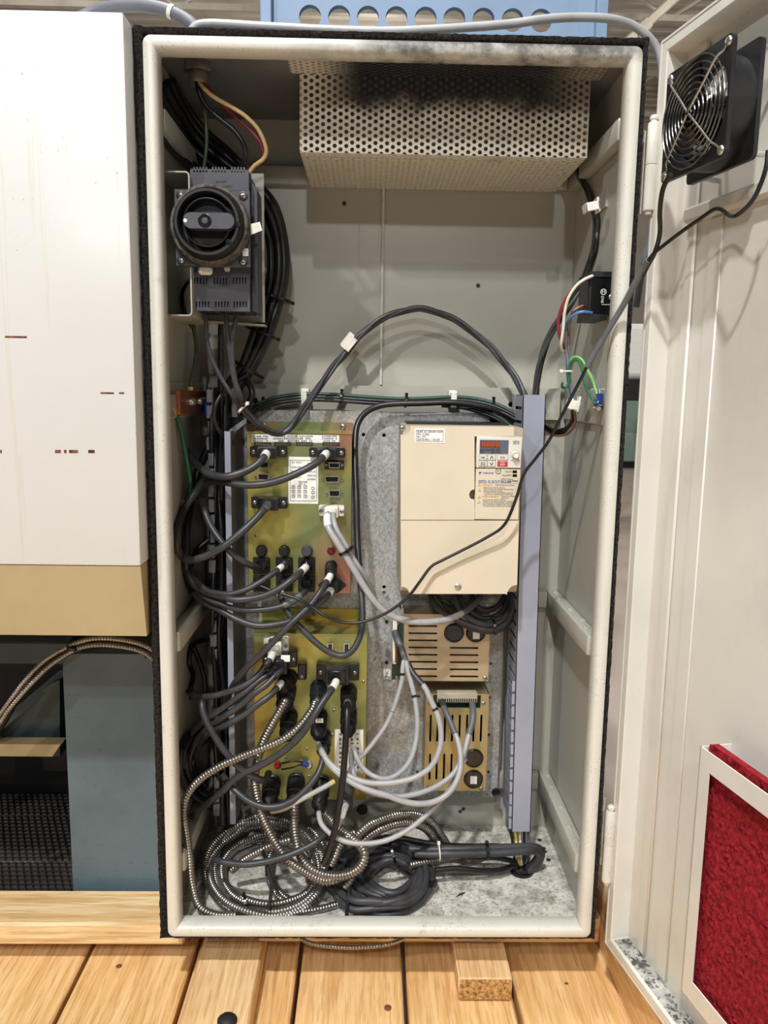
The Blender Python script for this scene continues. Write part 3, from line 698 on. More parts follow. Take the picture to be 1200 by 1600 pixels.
# ================================================================== PERFORATED GUARD
def perforate(mb, x0, x1, z0, z1, pitch, r, to, th=.0012):
    """hex lattice of holes, clipped to the sheet"""
    b = bmesh.new(); dx = pitch*math.sqrt(3)/2; nx = int((x1-x0)/dx)+3; nz = int((z1-z0)/pitch)+3
    cache = {}
    def vert(x, z):
        k = (round(x*2e5), round(z*2e5))
        if k not in cache: cache[k] = b.verts.new((x, z, 0))
        return cache[k]
    R6 = pitch/math.sqrt(3)
    for i in range(-1, nx):
        for j in range(-1, nz):
            cx, cz = x0+i*dx, z0+(j+.5*(i % 2))*pitch
            ho = [vert(cx+r*math.cos(2*math.pi*k/12), cz+r*math.sin(2*math.pi*k/12)) for k in range(12)]
            ou = []
            for k in range(12):
                a = 2*math.pi*k/12; d = R6 if k % 2 == 0 else R6*math.cos(math.pi/6)
                ou.append(vert(cx+d*math.cos(a), cz+d*math.sin(a)))
            for k in range(12):
                q = (k+1) % 12
                try: b.faces.new((ou[k], ou[q], ho[q], ho[k]))
                except ValueError: pass
    for co, no in (((x0, 0, 0), (-1, 0, 0)), ((x1, 0, 0), (1, 0, 0)), ((0, z0, 0), (0, -1, 0)), ((0, z1, 0), (0, 1, 0))):
        bmesh.ops.bisect_plane(b, geom=b.verts[:]+b.edges[:]+b.faces[:], plane_co=co, plane_no=no, clear_outer=True)
    ex = bmesh.ops.extrude_face_region(b, geom=b.faces[:])
    for g_ in ex['geom']:
        if isinstance(g_, bmesh.types.BMVert): g_.co.z = th
    mb.add(b, 0, lambda c: to(c.x, c.y, c.z))
gx0, gx1, gz, gy = -.129, .279, 1.1412, .11
gu = thing('perforated_guard', 'beige perforated sheet guard box under the cabinet ceiling with black soot stains', 'vent guard', ((gx0+gx1)/2, .2, gz))
m = MB(); perforate(m, gx0, gx1, gz, H-.0035, .0095, .0030, lambda x, z, y: Vector((x, gy+y, z))); part('front_sheet', m, 'guard', gu)
m = MB(); perforate(m, gx0+.001, gx1-.001, gy+.001, .307, .0095, .0030, lambda x, z, y: Vector((x, z, gz+y))); part('bottom_sheet', m, 'guard', gu)
m = MB(); perforate(m, gx0-.012, gx1+.012, .052, gy, .0095, .0030, lambda x, z, y: Vector((x, z, H-.0036+y))); part('top_flange', m, 'guard', gu)
for s in (gx0, gx1):
    m = MB(); perforate(m, gy+.001, .307, gz+.001, H-.0035, .0095, .0030, lambda x, z, y, s=s: Vector((s+(y if s < 0 else -y), x, z))); part('end_sheet', m, 'guard', gu)
# ================================================================== MOUNTING PANEL
PY = .265
x0, z1 = U(372, 640, PY).x, U(600, 643, PY).z; x1, z0 = U(786, 1000, PY).x, U(700, 1245, PY).z
hl = [circ(U(a, b, PY).x, U(a, b, PY).z, .0032, 8) for a, b in ((568, 679), (599, 668), (600, 680), (600, 926), (600, 917), (560, 880))]
hl.append(circ(U(393, 652, PY).x, U(393, 652, PY).z, .010, 16))
pan = solo('mounting_panel', MB().holed([(x0, z0), (x1, z0), (x1, z1), (x0, z1)], hl, PY, PY+.002), 'galv', 'spangled galvanised steel backplate behind the control boxes', 'panel')
for a, b, r in ((629, 669, 5), (772, 655, 7), (774.5, 1237, 7), (392, 655, 7)):
    P = U(a, b, PY); part('panel_bolt', MB().lathe(P+Vector((0, .001, 0)), (0, -1, 0), [(r/920, 0), (r/920, .005), (r/1000, .0055), (r/1600, .004), (r/1600, .002), (.0003, .002)], 12), 'dark', pan)
part('panel_spacer', MB().box(x0+.01, x1-.01, PY+.002, .2873, .745, .768), 'galv', pan)

# ================================================================== CONTROL BOXES
def dsub(parent, a, b, c, d, y, vert=False, mat='screwm'):
    x0, x1, z0, z1 = rect(a, b, c, d, y); cx, cz = (x0+x1)/2, (z0+z1)/2; w, h = (x1-x0)/2, (z1-z0)/2
    L, S_ = (h, w) if vert else (w, h); k = L*.62
    P = [(-k, S_), (k, S_), (k*.9, -S_), (-k*.9, -S_)]; q = [(-k*.86, S_*.66), (k*.86, S_*.66), (k*.76, -S_*.66), (-k*.76, -S_*.66)]
    tr = (lambda u, v: (cx+v, cz+u)) if vert else (lambda u, v: (cx+u, cz+v))
    o = part('socket', MB().holed([tr(*p) for p in P], [[tr(*p) for p in q]], y-.005, y+.001), mat, parent, 'silver D-shaped socket')
    part('socket_face', MB().prism([tr(*p) for p in q], y-.0018, y+.001), 'blackgloss', o)
    for s in (-1, 1):
        e = tr(s*L*.86, 0); part('jack_post', MB().lathe((e[0], y+.001, e[1]), (0, -1, 0), [(S_*.42, 0), (S_*.42, .004), (S_*.2, .004), (S_*.2, .001)], 8), mat, o)
    return o
def hood(parent, a, b, c, d, y, yo, mat='black', name='plug_hood', boss=None):
    """D plug hood: body, two ears with screws, boss for the cable"""
    x0, x1, z0, z1 = rect(a, b, c, d, (y+yo)/2); w = x1-x0; m = MB()
    m.box(x0, x1, y-.014, y-.0005, z0+.0012, z1-.0012, .0015)
    m.box(x0+w*.22, x1-w*.22, yo, y-.002, z0, z1, .003, seg=2)
    m.box(x0+w*.30, x1-w*.30, yo-.004, yo+.003, z0+(z1-z0)*.1, z1-(z1-z0)*.1, .002)
    o = part(name, m, mat, parent)
    if boss: P = U(*boss, yo-.002); part('strain_relief', MB().lathe(P+Vector((0, .006, 0)), (-.1, -1, -.25), [(.0085, 0), (.0082, .006), (.007, .012), (.0062, .016)], 14), mat, o)
    for f in (.10, .90):
        inst('screw', SCREW, o, (x0+w*f, y-.014, (z0+z1)/2), .85)
    return o
def roundplug(parent, px, py, rpx, y, L, tilt=(0, 0, 0), mat='black', name='round_plug'):
    """knurled circular connector pointing out of the face and drooping"""
    r = rpx*(y+1.03)/FO; A = Vector((0, -1, -.55))+Vector(tilt); A.normalize(); P = U(px, py, y)
    o = part(name, MB().lathe(P+Vector((0, .002, 0)), (0, -1, 0), [(r*1.05, 0), (r*1.05, .006), (r*.9, .008)], 20), mat, parent)
    P2 = P+Vector((0, -.006, 0)); m = MB(); a = A.orthogonal().normalized(); b_ = A.cross(a); rr = []
    for rad, h in ((r*.92, 0), (r, .002), (r, L*.42), (r*.86, L*.45), (r*.86, L*.6), (r*.93, L*.62), (r*.93, L*.78), (r*.7, L*.9), (r*.55, L)):
        rr.append([P2+A*h+(a*math.cos(2*math.pi*k/32)+b_*math.sin(2*math.pi*k/32))*rad*(1+(.05 if k % 2 and .001 < h < L*.8 else 0)) for k in range(32)])
    m.rings(rr); part('coupling_ring', m, mat, o)
    return o, P2+A*L

FY = .175
ua = thing('control_unit', 'upper gold chromate control box with D plugs, fuse holders and power sockets', 'control box', U(467, 927, .22))
x0, x1, z0, z1 = rect(387, 676, 549, 927, FY)
m = MB().box(x0, x1, FY, FY+.0016, z0, z1, .0006); m.box(x0+.001, x1-.001, FY+.0016, PY-.001, z0+.001, z1-.001); part('housing', m, 'gold', ua)
fz0, fz1 = U(467, 677, PY).z, U(467, 659, PY).z; fx0, fx1 = U(387, 666, PY).x, U(551, 666, PY).x
part('mounting_flange', MB().box(fx0, fx1, PY-.0035, PY-.0005, z1-.004, fz1), 'gold', ua)
screw(ua, 413, 665, PY-.003, 5); screw(ua, 536, 667, PY-.003, 5)
part('lid_lip', MB().box(x0-.0005, x1+.0005, FY-.002, FY+.004, z1-.0014, z1+.0006), 'gold2', ua)
lb = part('label_strip', MB().pbox(393, 679, 530, 691.5, FY-.0004, FY+.0002), 'label', ua, 'white printed label strip')
random.seed(21)
for a, c in ((396, 419), (427, 452), (462, 489), (503, 527)):
    m = MB()
    for k in range(9):
        for r_ in range(3):
            if random.random() < .8:
                X0 = a+(c-a)*k/9; m.pbox(X0, 680.6+r_*3.6, X0+(c-a)/9*random.uniform(.5, .85), 682.9+r_*3.6, FY-.0007, FY-.0003)
    part('fine_print', m, 'inkgrey', lb, kind='stuff')
for a, c in ((398, 422.6), (429, 454), (463.7, 488), (505, 530)):
    m = MB().holed(prect(a-1, 690.8, c+1, 696.5, FY-.001), [prect(a, 691.8, c, 695.6, FY-.001)], FY-.0012, FY); part('switch_window', m, 'black', ua)
    m = MB()
    for k in range(9): X0 = a+(c-a)*(k+.2)/9; m.pbox(X0, 692.2, X0+1.5, 695.2, FY-.0006, FY)
    part('dip_switch', m, 'ink', ua)
wl = part('rating_label', MB().pbox(450.7, 714, 497, 787, FY-.0005, FY+.0002, .0), 'label', ua, 'white rating label with small pictograms')
m = MB().holed(prect(453, 719, 495, 783, FY-.0008), [prect(453.7, 719.7, 494.3, 782.3, FY-.0008)], FY-.0009, FY-.0004); part('label_border', m, 'inkgrey', wl)
for y_, s_ in ((722.5, 'CN1 INPUT'), (730, 'POWER SUPPLY'), (736, 'ENCODER'), (741, '200V 3A'), (746, 'OUTPUT')):
    text(wl, s_, 455, y_, FY-.0007, 2.6, 'inkgrey', wpx=16)
for y_, s_ in ((724, 'CN2'), (731, '24V DC'), (737, 'INPUT'), (743, '50/60 Hz'), (749, 'AMPS')):
    text(wl, s_, 480, y_, FY-.0007, 2.6, 'inkgrey', wpx=13)
text(wl, 'P/N 31045', 467, 753, FY-.0007, 2.8, 'ink', wpx=13); text(wl, 'REV. A', 467, 756.5, FY-.0007, 2.6, 'inkgrey', wpx=10)
for i in range(3):
    X = 458.5+i*9.3
    for y_ in (761, 768, 775):
        m = MB().holed(prect(X-2.6, y_-2.4, X+2.6, y_+2.4, FY), [prect(X-1.9, y_-1.7, X+1.9, y_+1.7, FY)], FY-.0009, FY-.0004); m.pbox(X-.6, y_-.7, X+.6, y_+.7, FY-.0009, FY-.0004); part('pictogram', m, 'ink', wl)
for y_ in (763, 769.5, 777): m = MB(); P = U(489, y_, FY); m.holed(circ(P.x, P.z, .0026, 12), [circ(P.x, P.z, .0018, 10)], FY-.0009, FY-.0004); part('pictogram', m, 'ink', wl)
dsub(ua, 400, 720, 426, 731.5, FY); dsub(ua, 398, 739, 426, 750.5, FY)
o = part('socket_cover', MB().pbox(507, 719.7, 537.5, 733.5, FY-.006, FY, .001), 'black', ua); dsub(ua, 508, 722, 537, 731.5, FY-.006)
dsub(ua, 500, 743, 537.5, 754, FY); dsub(ua, 508.5, 764.5, 537, 776.5, FY)
screw(ua, 400, 837, FY, 2.6)
for a, b in ((409, 860), (444.5, 860), (480, 860)):
    P = U(a, b, FY); q = part('fuse_holder', MB().lathe(P, (0, -1, 0), [(.0092, 0), (.0092, .003), (.0082, .004), (.008, .011), (.0068, .013), (.001, .0128)], 20), 'anthracite' if a > 470 else 'black', ua)
P = U(518, 860, FY); q = part('indicator_bezel', MB().lathe(P, (0, -1, 0), [(.0072, 0), (.0072, .003), (.006, .0042), (.0056, .002)], 18), 'screwm', ua); part('red_lens', MB().lathe(P, (0, -1, 0), [(.0056, .001), (.0056, .004), (.004, .006), (.001, .0066)], 16), 'redgem', ua, 'red indicator lens')
for cx in (408.5, 444, 479):
    for ry in (884, 912):
        a, b, c, d = cx-13.3, ry-13, cx+13.3, ry+13
        so = part('power_socket', MB().pbox(a, b, c, d, FY-.004, FY, .001), 'black', ua)
        if ry < 900 or cx > 430: part('power_plug', MB().pbox(cx-9, ry-8, cx+9, ry+9, FY-.030, FY-.003, .004), 'blackgloss' if cx > 470 else 'black', so)
        else: part('socket_well', MB().holed(prect(cx-10, ry-9, cx+10, ry+9, FY), [prect(cx-8, ry-7, cx+8, ry+7, FY)], FY-.006, FY-.003), 'blackgloss', so)
# plugs belong to their cables
def plugcable(name, label, pts, rpx, mat, build, parts=(), group=None, conduit=False, seg=10):
    o = cable(name, label, pts, rpx, mat, parts, group, conduit=conduit, seg=seg)
    if build: build(o)
    return o
MK = lambda a, b: [('marker_sleeve', a, b, 1.14, 'marker', 'white marker sleeve')]
GK = lambda a, b: [('marker_sleeve', a, b, 1.14, 'sleeve', 'grey marker sleeve')]
plugcable('signal_cable', 'thick dark cable from the topmost D plug on the upper gold box', [(416.5, 708, .135), (413, 714, .118), (402, 725, .11), (388, 734, .105), (370, 741, .10), (350, 745, .10), (330, 742, .11), (318, 735, .125), (305, 722, .15), (292, 705, .18)], 6.2, 'rubber', lambda o: hood(o, 390, 697, 447.6, 715.5, FY, .142), MK(6, 20))
plugcable('signal_cable', 'long dark cable from the D plug above the white label of the upper gold box', [(510, 708, .135), (506, 713, .118), (492, 725, .105), (470, 737, .098), (445, 748, .095), (420, 755, .095), (395, 758, .095), (372, 757, .10), (355, 754, .11), (340, 752, .13), (322, 756, .15), (305, 775, .17)], 5.8, 'rubber', lambda o: hood(o, 483, 699, 539, 716, FY, .142, boss=(509, 707)), MK(6, 22))
plugcable('signal_cable', 'dark cable looping around the duct from the lowest black D plug of the upper box', [(419, 788, .135), (414, 794, .118), (400, 810, .105), (380, 829, .095), (355, 850, .09), (330, 865, .09), (310, 873, .09), (295, 875, .095), (283, 868, .10), (276, 852, .11), (277, 828, .12), (287, 798, .13), (303, 772, .14), (320, 748, .16)], 6.2, 'rubber', lambda o: hood(o, 392, 776, 448.5, 796, FY, .142, boss=(419, 787)), GK(8, 22))
plugcable('power_cable', 'dark power cord leaving the top socket nearest the duct', [(404, 888, .14), (394, 884, .12), (378, 876, .11), (360, 862, .105), (345, 845, .11), (330, 823, .12), (320, 800, .13), (316, 782, .15)], 5.4, 'rubber', None)
plugcable('power_cable', 'dark power cord with white sleeve from the second socket of the upper row', [(441, 885, .135), (436, 889, .12), (424, 898, .11), (404, 911, .10), (385, 921, .095), (362, 928, .095), (340, 927, .10), (322, 922, .11), (306, 905, .13), (294, 880, .16)], 4.8, 'rubber', None, MK(6, 20))
plugcable('power_cable', 'dark power cord with a long white sleeve from the glossy third socket', [(478, 886, .135), (473, 891, .12), (458, 904, .10), (436, 920, .092), (412, 931, .09), (388, 936, .09), (365, 937, .09), (345, 932, .10), (325, 926, .11), (305, 915, .13), (290, 890, .16)], 5.6, 'rubber', None, MK(4, 22))
plugcable('power_cable', 'dark power cord from the lower row socket beside the round plug', [(478, 923, .14), (474, 927, .12), (456, 940, .105), (434, 949, .10), (405, 953, .10), (372, 952, .10), (345, 944, .105), (325, 936, .115), (308, 925, .14)], 4.8, 'rubber', None, [('thick_section', 30, 60, 1.25, 'sleeve', 'thicker grey section')])
rp = roundplug
def b1(o): rp(o, 517.5, 884, 9.5, FY, .030)
plugcable('power_cable', 'dark cable running steeply down from the round plug with a white tag', [(517, 897, .14), (513, 905, .125), (502, 922, .105), (487, 943, .095), (470, 960, .088), (453, 976, .082), (430, 1000, .08), (408, 1022, .08), (390, 1039, .085), (375, 1056, .095), (363, 1073, .11), (356, 1092, .13)], 5.2, 'rubber', b1, MK(8, 24))
def b2(o):
    P = U(519, 914, FY); w = 23*(FY+1.06)/FO
    m = MB().prism([(P.x-w, P.z), (P.x-w*.5, P.z+.011), (P.x+w*.5, P.z+.011), (P.x+w, P.z), (P.x+w*.5, P.z-.011), (P.x-w*.5, P.z-.011)], FY-.004, FY); part('flange_plug', m, 'black', o); part('plug_body', MB().pbox(505, 905, 532, 928, FY-.026, FY-.003, .005), 'black', o)
plugcable('power_cable', 'dark cable below the round plug with an oval black flange', [(518, 920, .145), (514, 927, .13), (503, 939, .11), (478, 957, .10), (455, 970, .098), (430, 976, .098), (403, 978, .098), (380, 972, .10), (358, 962, .105), (338, 950, .115), (318, 940, .13), (300, 925, .16)], 5.6, 'rubber', b2, MK(8, 20))
plugcable('power_cable', 'dark loop from the lower row middle socket down and up past the beige drive', [(438, 922, .145), (439, 932, .12), (446, 950, .11), (458, 968, .105), (474, 985, .10), (495, 1005, .095), (515, 1019, .092), (535, 1025, .09), (551, 1016, .09), (561, 998, .095), (566, 975, .10), (566, 945, .11), (563, 910, .125), (560, 870, .14), (558, 830, .155), (557, 780, .17), (555, 730, .19), (555, 690, .21), (558, 665, .222), (568, 648, .232), (585, 637, .24), (610, 631.5, .243), (660, 630, .243), (710, 629, .243), (760, 636, .245), (795, 650, .25), (818, 668, .255)], 5.0, 'rubber', None, MK(8, 22)+[('black_run', 300, 0, 1.02, 'rubblk', 'black upper run')])
# grey pair to the beige drive
def b3(o): hood(o, 498, 789, 538, 808, FY, .150, 'whitepl', boss=(515, 803))
g1 = plugcable('drive_cable', 'light grey cable from the grey D plug to beneath the beige drive', [(513, 803, .138), (511, 810, .125), (513, 824, .115), (522, 840, .108), (536, 862, .105), (552, 888, .105), (568, 915, .105), (584, 938, .105), (602, 956, .108), (625, 967, .11), (652, 972, .115), (680, 971, .125), (705, 966, .14), (725, 956, .16), (742, 943, .19), (750, 930, .22)], 5.4, 'greycable', b3, MK(10, 30)+[('grey_end', -75, 0, 1.04, 'sleeve', 'darker grey end')])
plugcable('drive_cable', 'second light grey cable from the grey D plug, tied to its neighbour', [(520, 803, .142), (521, 812, .13), (526, 828, .12), (540, 852, .118), (556, 880, .116), (570, 900, .125), (582, 925, .15), (590, 950, .19)], 4.4, 'greycable', None)
P = U(540, 861, .108); tie(g1, P, (.55, 0, -.9), .0105)

# ---- lower control box
ub = thing('control_unit', 'lower gold control box crowded with round connectors and conduits', 'control box', U(485, 1249, .22))
x0, x1, z0, z1 = rect(397.3, 990.5, 572.5, 1249.5, FY)
m = MB().box(x0, x1, FY, FY+.0016, z0, z1, .0006); m.box(x0+.001, x1-.001, FY+.0016, PY-.001, z0+.001, z1-.001); part('housing', m, 'gold2', ub)
fz1 = U(485, 950, PY).z; part('mounting_flange', MB().box(U(409, 957, PY).x, U(567, 957, PY).x, PY-.0035, PY-.0005, z1-.004, fz1), 'gold2', ub); screw(ub, 491, 958, PY-.003, 4.5)
part('lid_lip', MB().box(x0-.0005, x1+.0005, FY-.002, FY+.004, z1-.0014, z1+.0006), 'gold2', ub)
dsub(ub, 511.5, 998, 520.5, 1027, FY, True); dsub(ub, 537, 998, 546, 1027, FY, True)
for a, b in ((572-4, 1065), (460, 1106), (522, 1110), (558, 1107), (520, 1148), (483, 1213), (554, 1216), (447, 1184), (480, 1170)): screw(ub, a, b, FY, 2.6)
sl = part('rating_label', MB().pbox(523, 1140, 567.5, 1208, FY-.0005, FY+.0002), 'label', ub, 'worn white rating label'); m = MB(); random.seed(9)
for r_ in range(4):
    for k in range(8):
        X0 = 530+r_*9; m.pbox(X0, 1146+k*7.2, X0+random.uniform(3, 5), 1146+k*7.2+random.uniform(2, 5), FY-.0008, FY-.0003)
part('fine_print', m, 'inkgrey', sl, kind='stuff')
P = U(434, 1194.7, FY); part('red_lens', MB().lathe(P, (0, -1, 0), [(.006, 0), (.006, .005), (.004, .008), (.001, .009)], 14), 'redgem', ub, 'red indicator lens')
lg = cable('indicator_wire', 'pair of thin black wires from red lens to a blue lug on the lower box', [(440, 1193, .165), (455, 1190, .16), (468, 1190, .163), (480, 1194, .17)], 1.4, 'rubblk'); part('second_wire', MB().tube(smooth([U(440, 1202, .165), U(458, 1199, .16), U(470, 1195, .163), U(480, 1195, .17)]), .0016, 8), 'rubblk', lg)
part('lug', MB().cyl(U(472, 1193, .165), U(482, 1195, .168), .0042, 10), 'lugblue', lg, 'blue crimp lug'); part('lug_screw', MB().lathe(U(483, 1194.7, FY), (0, -1, 0), [(.006, 0), (.006, .004), (.004, .006)], 12), 'screwm', lg)
# left plug cluster of the lower box
def c1_(o): hood(o, 411, 997, 450.5, 1023.5, FY, .138, 'whitepl', boss=(428, 1017))
plugcable('control_cable', 'dark sleeved cable from the pale D plug at the top of the lower box', [(427, 1019, .132), (424, 1027, .118), (414, 1042, .105), (398, 1060, .098), (378, 1073, .095), (350, 1083, .098), (330, 1088, .10), (312, 1088, .115), (295, 1080, .15)], 5.2, 'rubber', c1_, MK(8, 22)+[('black_band', 34, 40, 1.1, 'rubblk', 'black band')])
def c2_(o):
    hood(o, 408.7, 1020, 463, 1047, FY-.002, .128); part('plug_label', MB().pbox(439, 1024, 453, 1034, .1275, .129), 'label', o, 'white plug label'); part('side_hood', MB().pbox(464.7, 1038, 478.5, 1063, FY-.016, FY-.0005, .002), 'black', o); screw(o, 471.5, 1058, FY-.016, 3.4)
plugcable('control_cable', 'dark cable beneath the sleeved one, from the labelled black plug of the lower box', [(430, 1045, .12), (424, 1050, .11), (405, 1063, .10), (385, 1080, .095), (360, 1098, .095), (335, 1116, .098), (314, 1131, .11), (298, 1148, .13), (287, 1172, .15), (286, 1200, .17)], 5.2, 'rubber', c2_, [('black_band', 18, 24, 1.12, 'rubblk', 'black band')])
plugcable('control_cable', 'dark cable with a pale stripe, third down beside the labelled black plug', [(440, 1047, .118), (432, 1054, .105), (416, 1070, .095), (398, 1083, .09), (372, 1105, .09), (345, 1123, .092), (322, 1140, .11), (305, 1160, .13), (296, 1185, .15), (297, 1210, .17)], 5.2, 'rubber', None, [('black_band', 20, 26, 1.12, 'rubblk', 'black band')])
m = MB(); 
def c4_(o): rp(o, 452, 1058, 14, FY, .034, (-.5, 0, .1))
plugcable('control_cable', 'dark cable with white sleeve, fourth down from the elbow plug of the lower box', [(440, 1066, .13), (435, 1072, .115), (424, 1085, .10), (405, 1099, .092), (380, 1118, .09), (352, 1133, .092), (325, 1146, .11), (310, 1165, .14), (304, 1190, .17)], 5.4, 'rubber', c4_, MK(6, 22))
plugcable('control_cable', 'dark cable looping from the duct around below to the red lens', [(300, 1090, .14), (314, 1096, .105), (317, 1112, .095), (326, 1134, .088), (344, 1164, .082), (364, 1189, .08), (385, 1207, .082), (403, 1217, .09), (415, 1219, .105), (420, 1208, .13)], 6.0, 'rubber', None)
def c6_(o): hood(o, 494, 1038.5, 561, 1065.5, FY, .142, boss=(525, 1059))
plugcable('control_cable', 'long dark cable with white sleeve from the wide D plug of the lower box', [(526, 1062, .13), (523, 1070, .115), (514, 1083, .10), (504, 1097, .09), (494, 1113, .082), (483, 1131, .078), (468, 1151, .076), (450, 1168, .076), (428, 1184, .076), (405, 1197, .078), (385, 1206, .08), (366, 1218, .082), (350, 1234, .085), (330, 1250, .095), (312, 1266, .105), (300, 1277, .115)], 5.8, 'rubber', c6_, MK(8, 26))
# round connectors
for i, (a, b, r, L, tl) in enumerate(((449, 1076, 15, .040, (-.05, 0, 0)), (452, 1118, 14, .042, (0, 0, -.1)), (498, 1074, 13.5, .040, (0, 0, 0)), (499, 1118, 13.5, .042, (0, 0, 0)), (507, 1150, 12, .036, (0, 0, 0)), (545, 1079, 13.5, .040, (0, 0, 0)), (545, 1114, 13.5, .042, (0, 0, 0)), (425, 1222, 15, .044, (0, 0, 0)), (463, 1219, 14.5, .050, (0, 0, 0)), (502, 1222, 14, .052, (0, 0, 0)), (541, 1218, 13, .056, (0, 0, 0)))):
    o, e = rp(ub, a, b, r, FY, L, tl, 'anthracite' if i in (10,) else 'black')
    if i == 3: P = U(499, 1126, FY-.042); part('plug_tag', MB().box(P.x-.006, P.x+.006, P.y-.0006, P.y+.0006, P.z-.0035, P.z+.0035), 'label', o, 'pale tag reading P1'); text(o, 'P1', 499, 1126, FY-.0428, 5, 'ink', align='CENTER')
# conduits
ca = plugcable('steel_conduit', 'steel conduit from the upper round plug straight down into the coil', [(446, 1095, .12), (443, 1101, .115), (427, 1129, .105), (414, 1153, .10), (405, 1178, .098), (399, 1205, .095), (398, 1222, .092), (403, 1250, .088), (411, 1278, .082), (428, 1313, .072), (450, 1343, .062), (476, 1362, .056), (504, 1376, .052), (525, 1374, .055), (545, 1362, .075)], 7.6, 'steel', None, conduit=True)
plugcable('steel_conduit', 'steel conduit sweeping from the middle plug along the cabinet side to the floor', [(492, 1098, .115), (487, 1110, .10), (467, 1136, .085), (441, 1156, .078), (409, 1170, .074), (371, 1185, .070), (337, 1201, .066), (310, 1220, .062), (293, 1242, .058), (286.5, 1268, .054), (291, 1300, .05), (296, 1338, .047), (300, 1379, .045), (311, 1415, .043), (333, 1440, .043), (365, 1447, .05)], 7.0, 'steel', None, conduit=True)
plugcable('steel_conduit', 'steel conduit looping from the bottom round plug forward and up over the black coil', [(460, 1250, .12), (460, 1268, .11), (460, 1290, .10), (463, 1315, .088), (472, 1342, .072), (490, 1360, .06), (517, 1369, .054), (545, 1366, .052), (563, 1354, .054), (570, 1335, .06), (561, 1319, .075), (545, 1306, .09), (528, 1292, .105), (512, 1276, .125), (500, 1262, .14)], 8.6, 'steel', None, conduit=True)
plugcable('dark_cable', 'flat black cable falling straight from the round plug into the coils', [(543, 1097, .125), (542.5, 1106, .105), (542, 1129, .092), (539.5, 1167, .082), (537, 1201, .078), (534, 1233, .074), (528, 1270, .068), (521, 1305, .062), (512, 1335, .058), (505, 1350, .058)], 5.4, 'rubblk', None, [('grey_end', 0, 10, 1.1, 'sleeve', 'grey cable end')])
plugcable('dark_cable', 'dark cable arc hanging from the middle round plug across the lower box foot', [(506, 1166, .13), (505, 1182, .11), (500, 1202, .095), (490, 1219, .086), (468, 1243, .078), (442, 1258, .074), (415, 1261, .074), (391, 1253, .078), (372, 1239, .085), (358, 1225, .095), (348, 1212, .11)], 5.6, 'rubber', None)
plugcable('grey_lead', 'light grey lead rising to a bare tip in front of the lower box', [(424, 1268, .09), (440, 1265, .082), (455, 1258, .078), (473, 1248, .076), (497, 1235, .078), (512, 1227, .082), (522, 1221, .088)], 4.2, 'greycable', None, [('tip', -7, 0, 1.05, 'wcream', 'tan bare tip')])
plugcable('grey_lead', 'short grey lead with white sleeve below the grey bottom round plug', [(541, 1258, .11), (538, 1266, .10), (534, 1278, .095), (529, 1291, .10), (524, 1304, .11)], 4.4, 'greycable', None, MK(2, 24))
# ================================================================== MOTOR DRIVE
DY = .098
dv = thing('motor_drive', 'large beige motor drive with keypad, display and warning print', 'drive', U(715, 928, .18))
bx0, bx1, bz0, bz1 = rect(626.5, 667, 813.5, 925, .118)
part('chassis', MB().box(bx0, bx1, .120, PY-.001, bz0, bz1, .002), 'beigedark', dv)
part('heatsink', MB().box(bx0+.01, bx1-.01, .19, PY-.0005, bz0-.003, bz1+.003), 'black', dv)
def W(px, py, y=DY): P = U(px, py, y); return (P.x, P.z)
def arcpx(cx, cy, r, a0, a1, n=6): return [W(cx+r*math.cos(R(a0+(a1-a0)*k/n)), cy+r*math.sin(R(a0+(a1-a0)*k/n))) for k in range(n+1)]
up = [W(626, 812.3), W(626, 680.5)]+arcpx(629, 668.5, 12, 98, -14)+[W(803, 667), W(803, 682), W(741.5, 682), W(741.5, 764)]+arcpx(741.5, 773, 8.5, -90, -270)+[W(741.5, 812.3)]
part('upper_cover', MB().prism(up, DY, .122), 'beige', dv)
lo = [W(626, 813.4), W(811, 813.4), W(808, 914)]+arcpx(808, 930, 16, -95, -178)+[W(790, 928), W(640, 928)]+arcpx(628, 929, 12, 0, -95)
part('lower_cover', MB().prism(lo, DY, .122), 'beige', dv)
kp = part('keypad', MB().pbox(744.5, 682.5, 815.3, 731.6, DY-.003, .121, .0012), 'keypad', dv, 'pale keypad with display')
ky = DY-.003
part('display', MB().pbox(749.5, 687.5, 794.6, 709, ky-.0004, ky+.001), 'lcd', kp, 'grey display window')
part('digit_window', MB().pbox(751, 689.6, 781, 699.3, ky-.0007, ky), 'segback', kp, 'brown window with dim orange digits')
text(kp, '8888', 752, 694.3, ky-.0008, 8.4, 'seg', wpx=28)
for row, ts in ((702.8, ('FREF', 'FOUT', 'IOUT', 'KPAD')), (707, ('F/R', '', 'LO/RE', 'PRGM'))):
    for x_, s_ in zip((750.2, 758.3, 766.8, 775), ts):
        if s_: part('indicator_strip', MB().pbox(x_, row-1.5, x_+6.4, row+1.3, ky-.0007, ky), 'ink', kp); text(kp, s_, x_+.4, row, ky-.0008, 2.0, 'inkgrey', wpx=5.4)
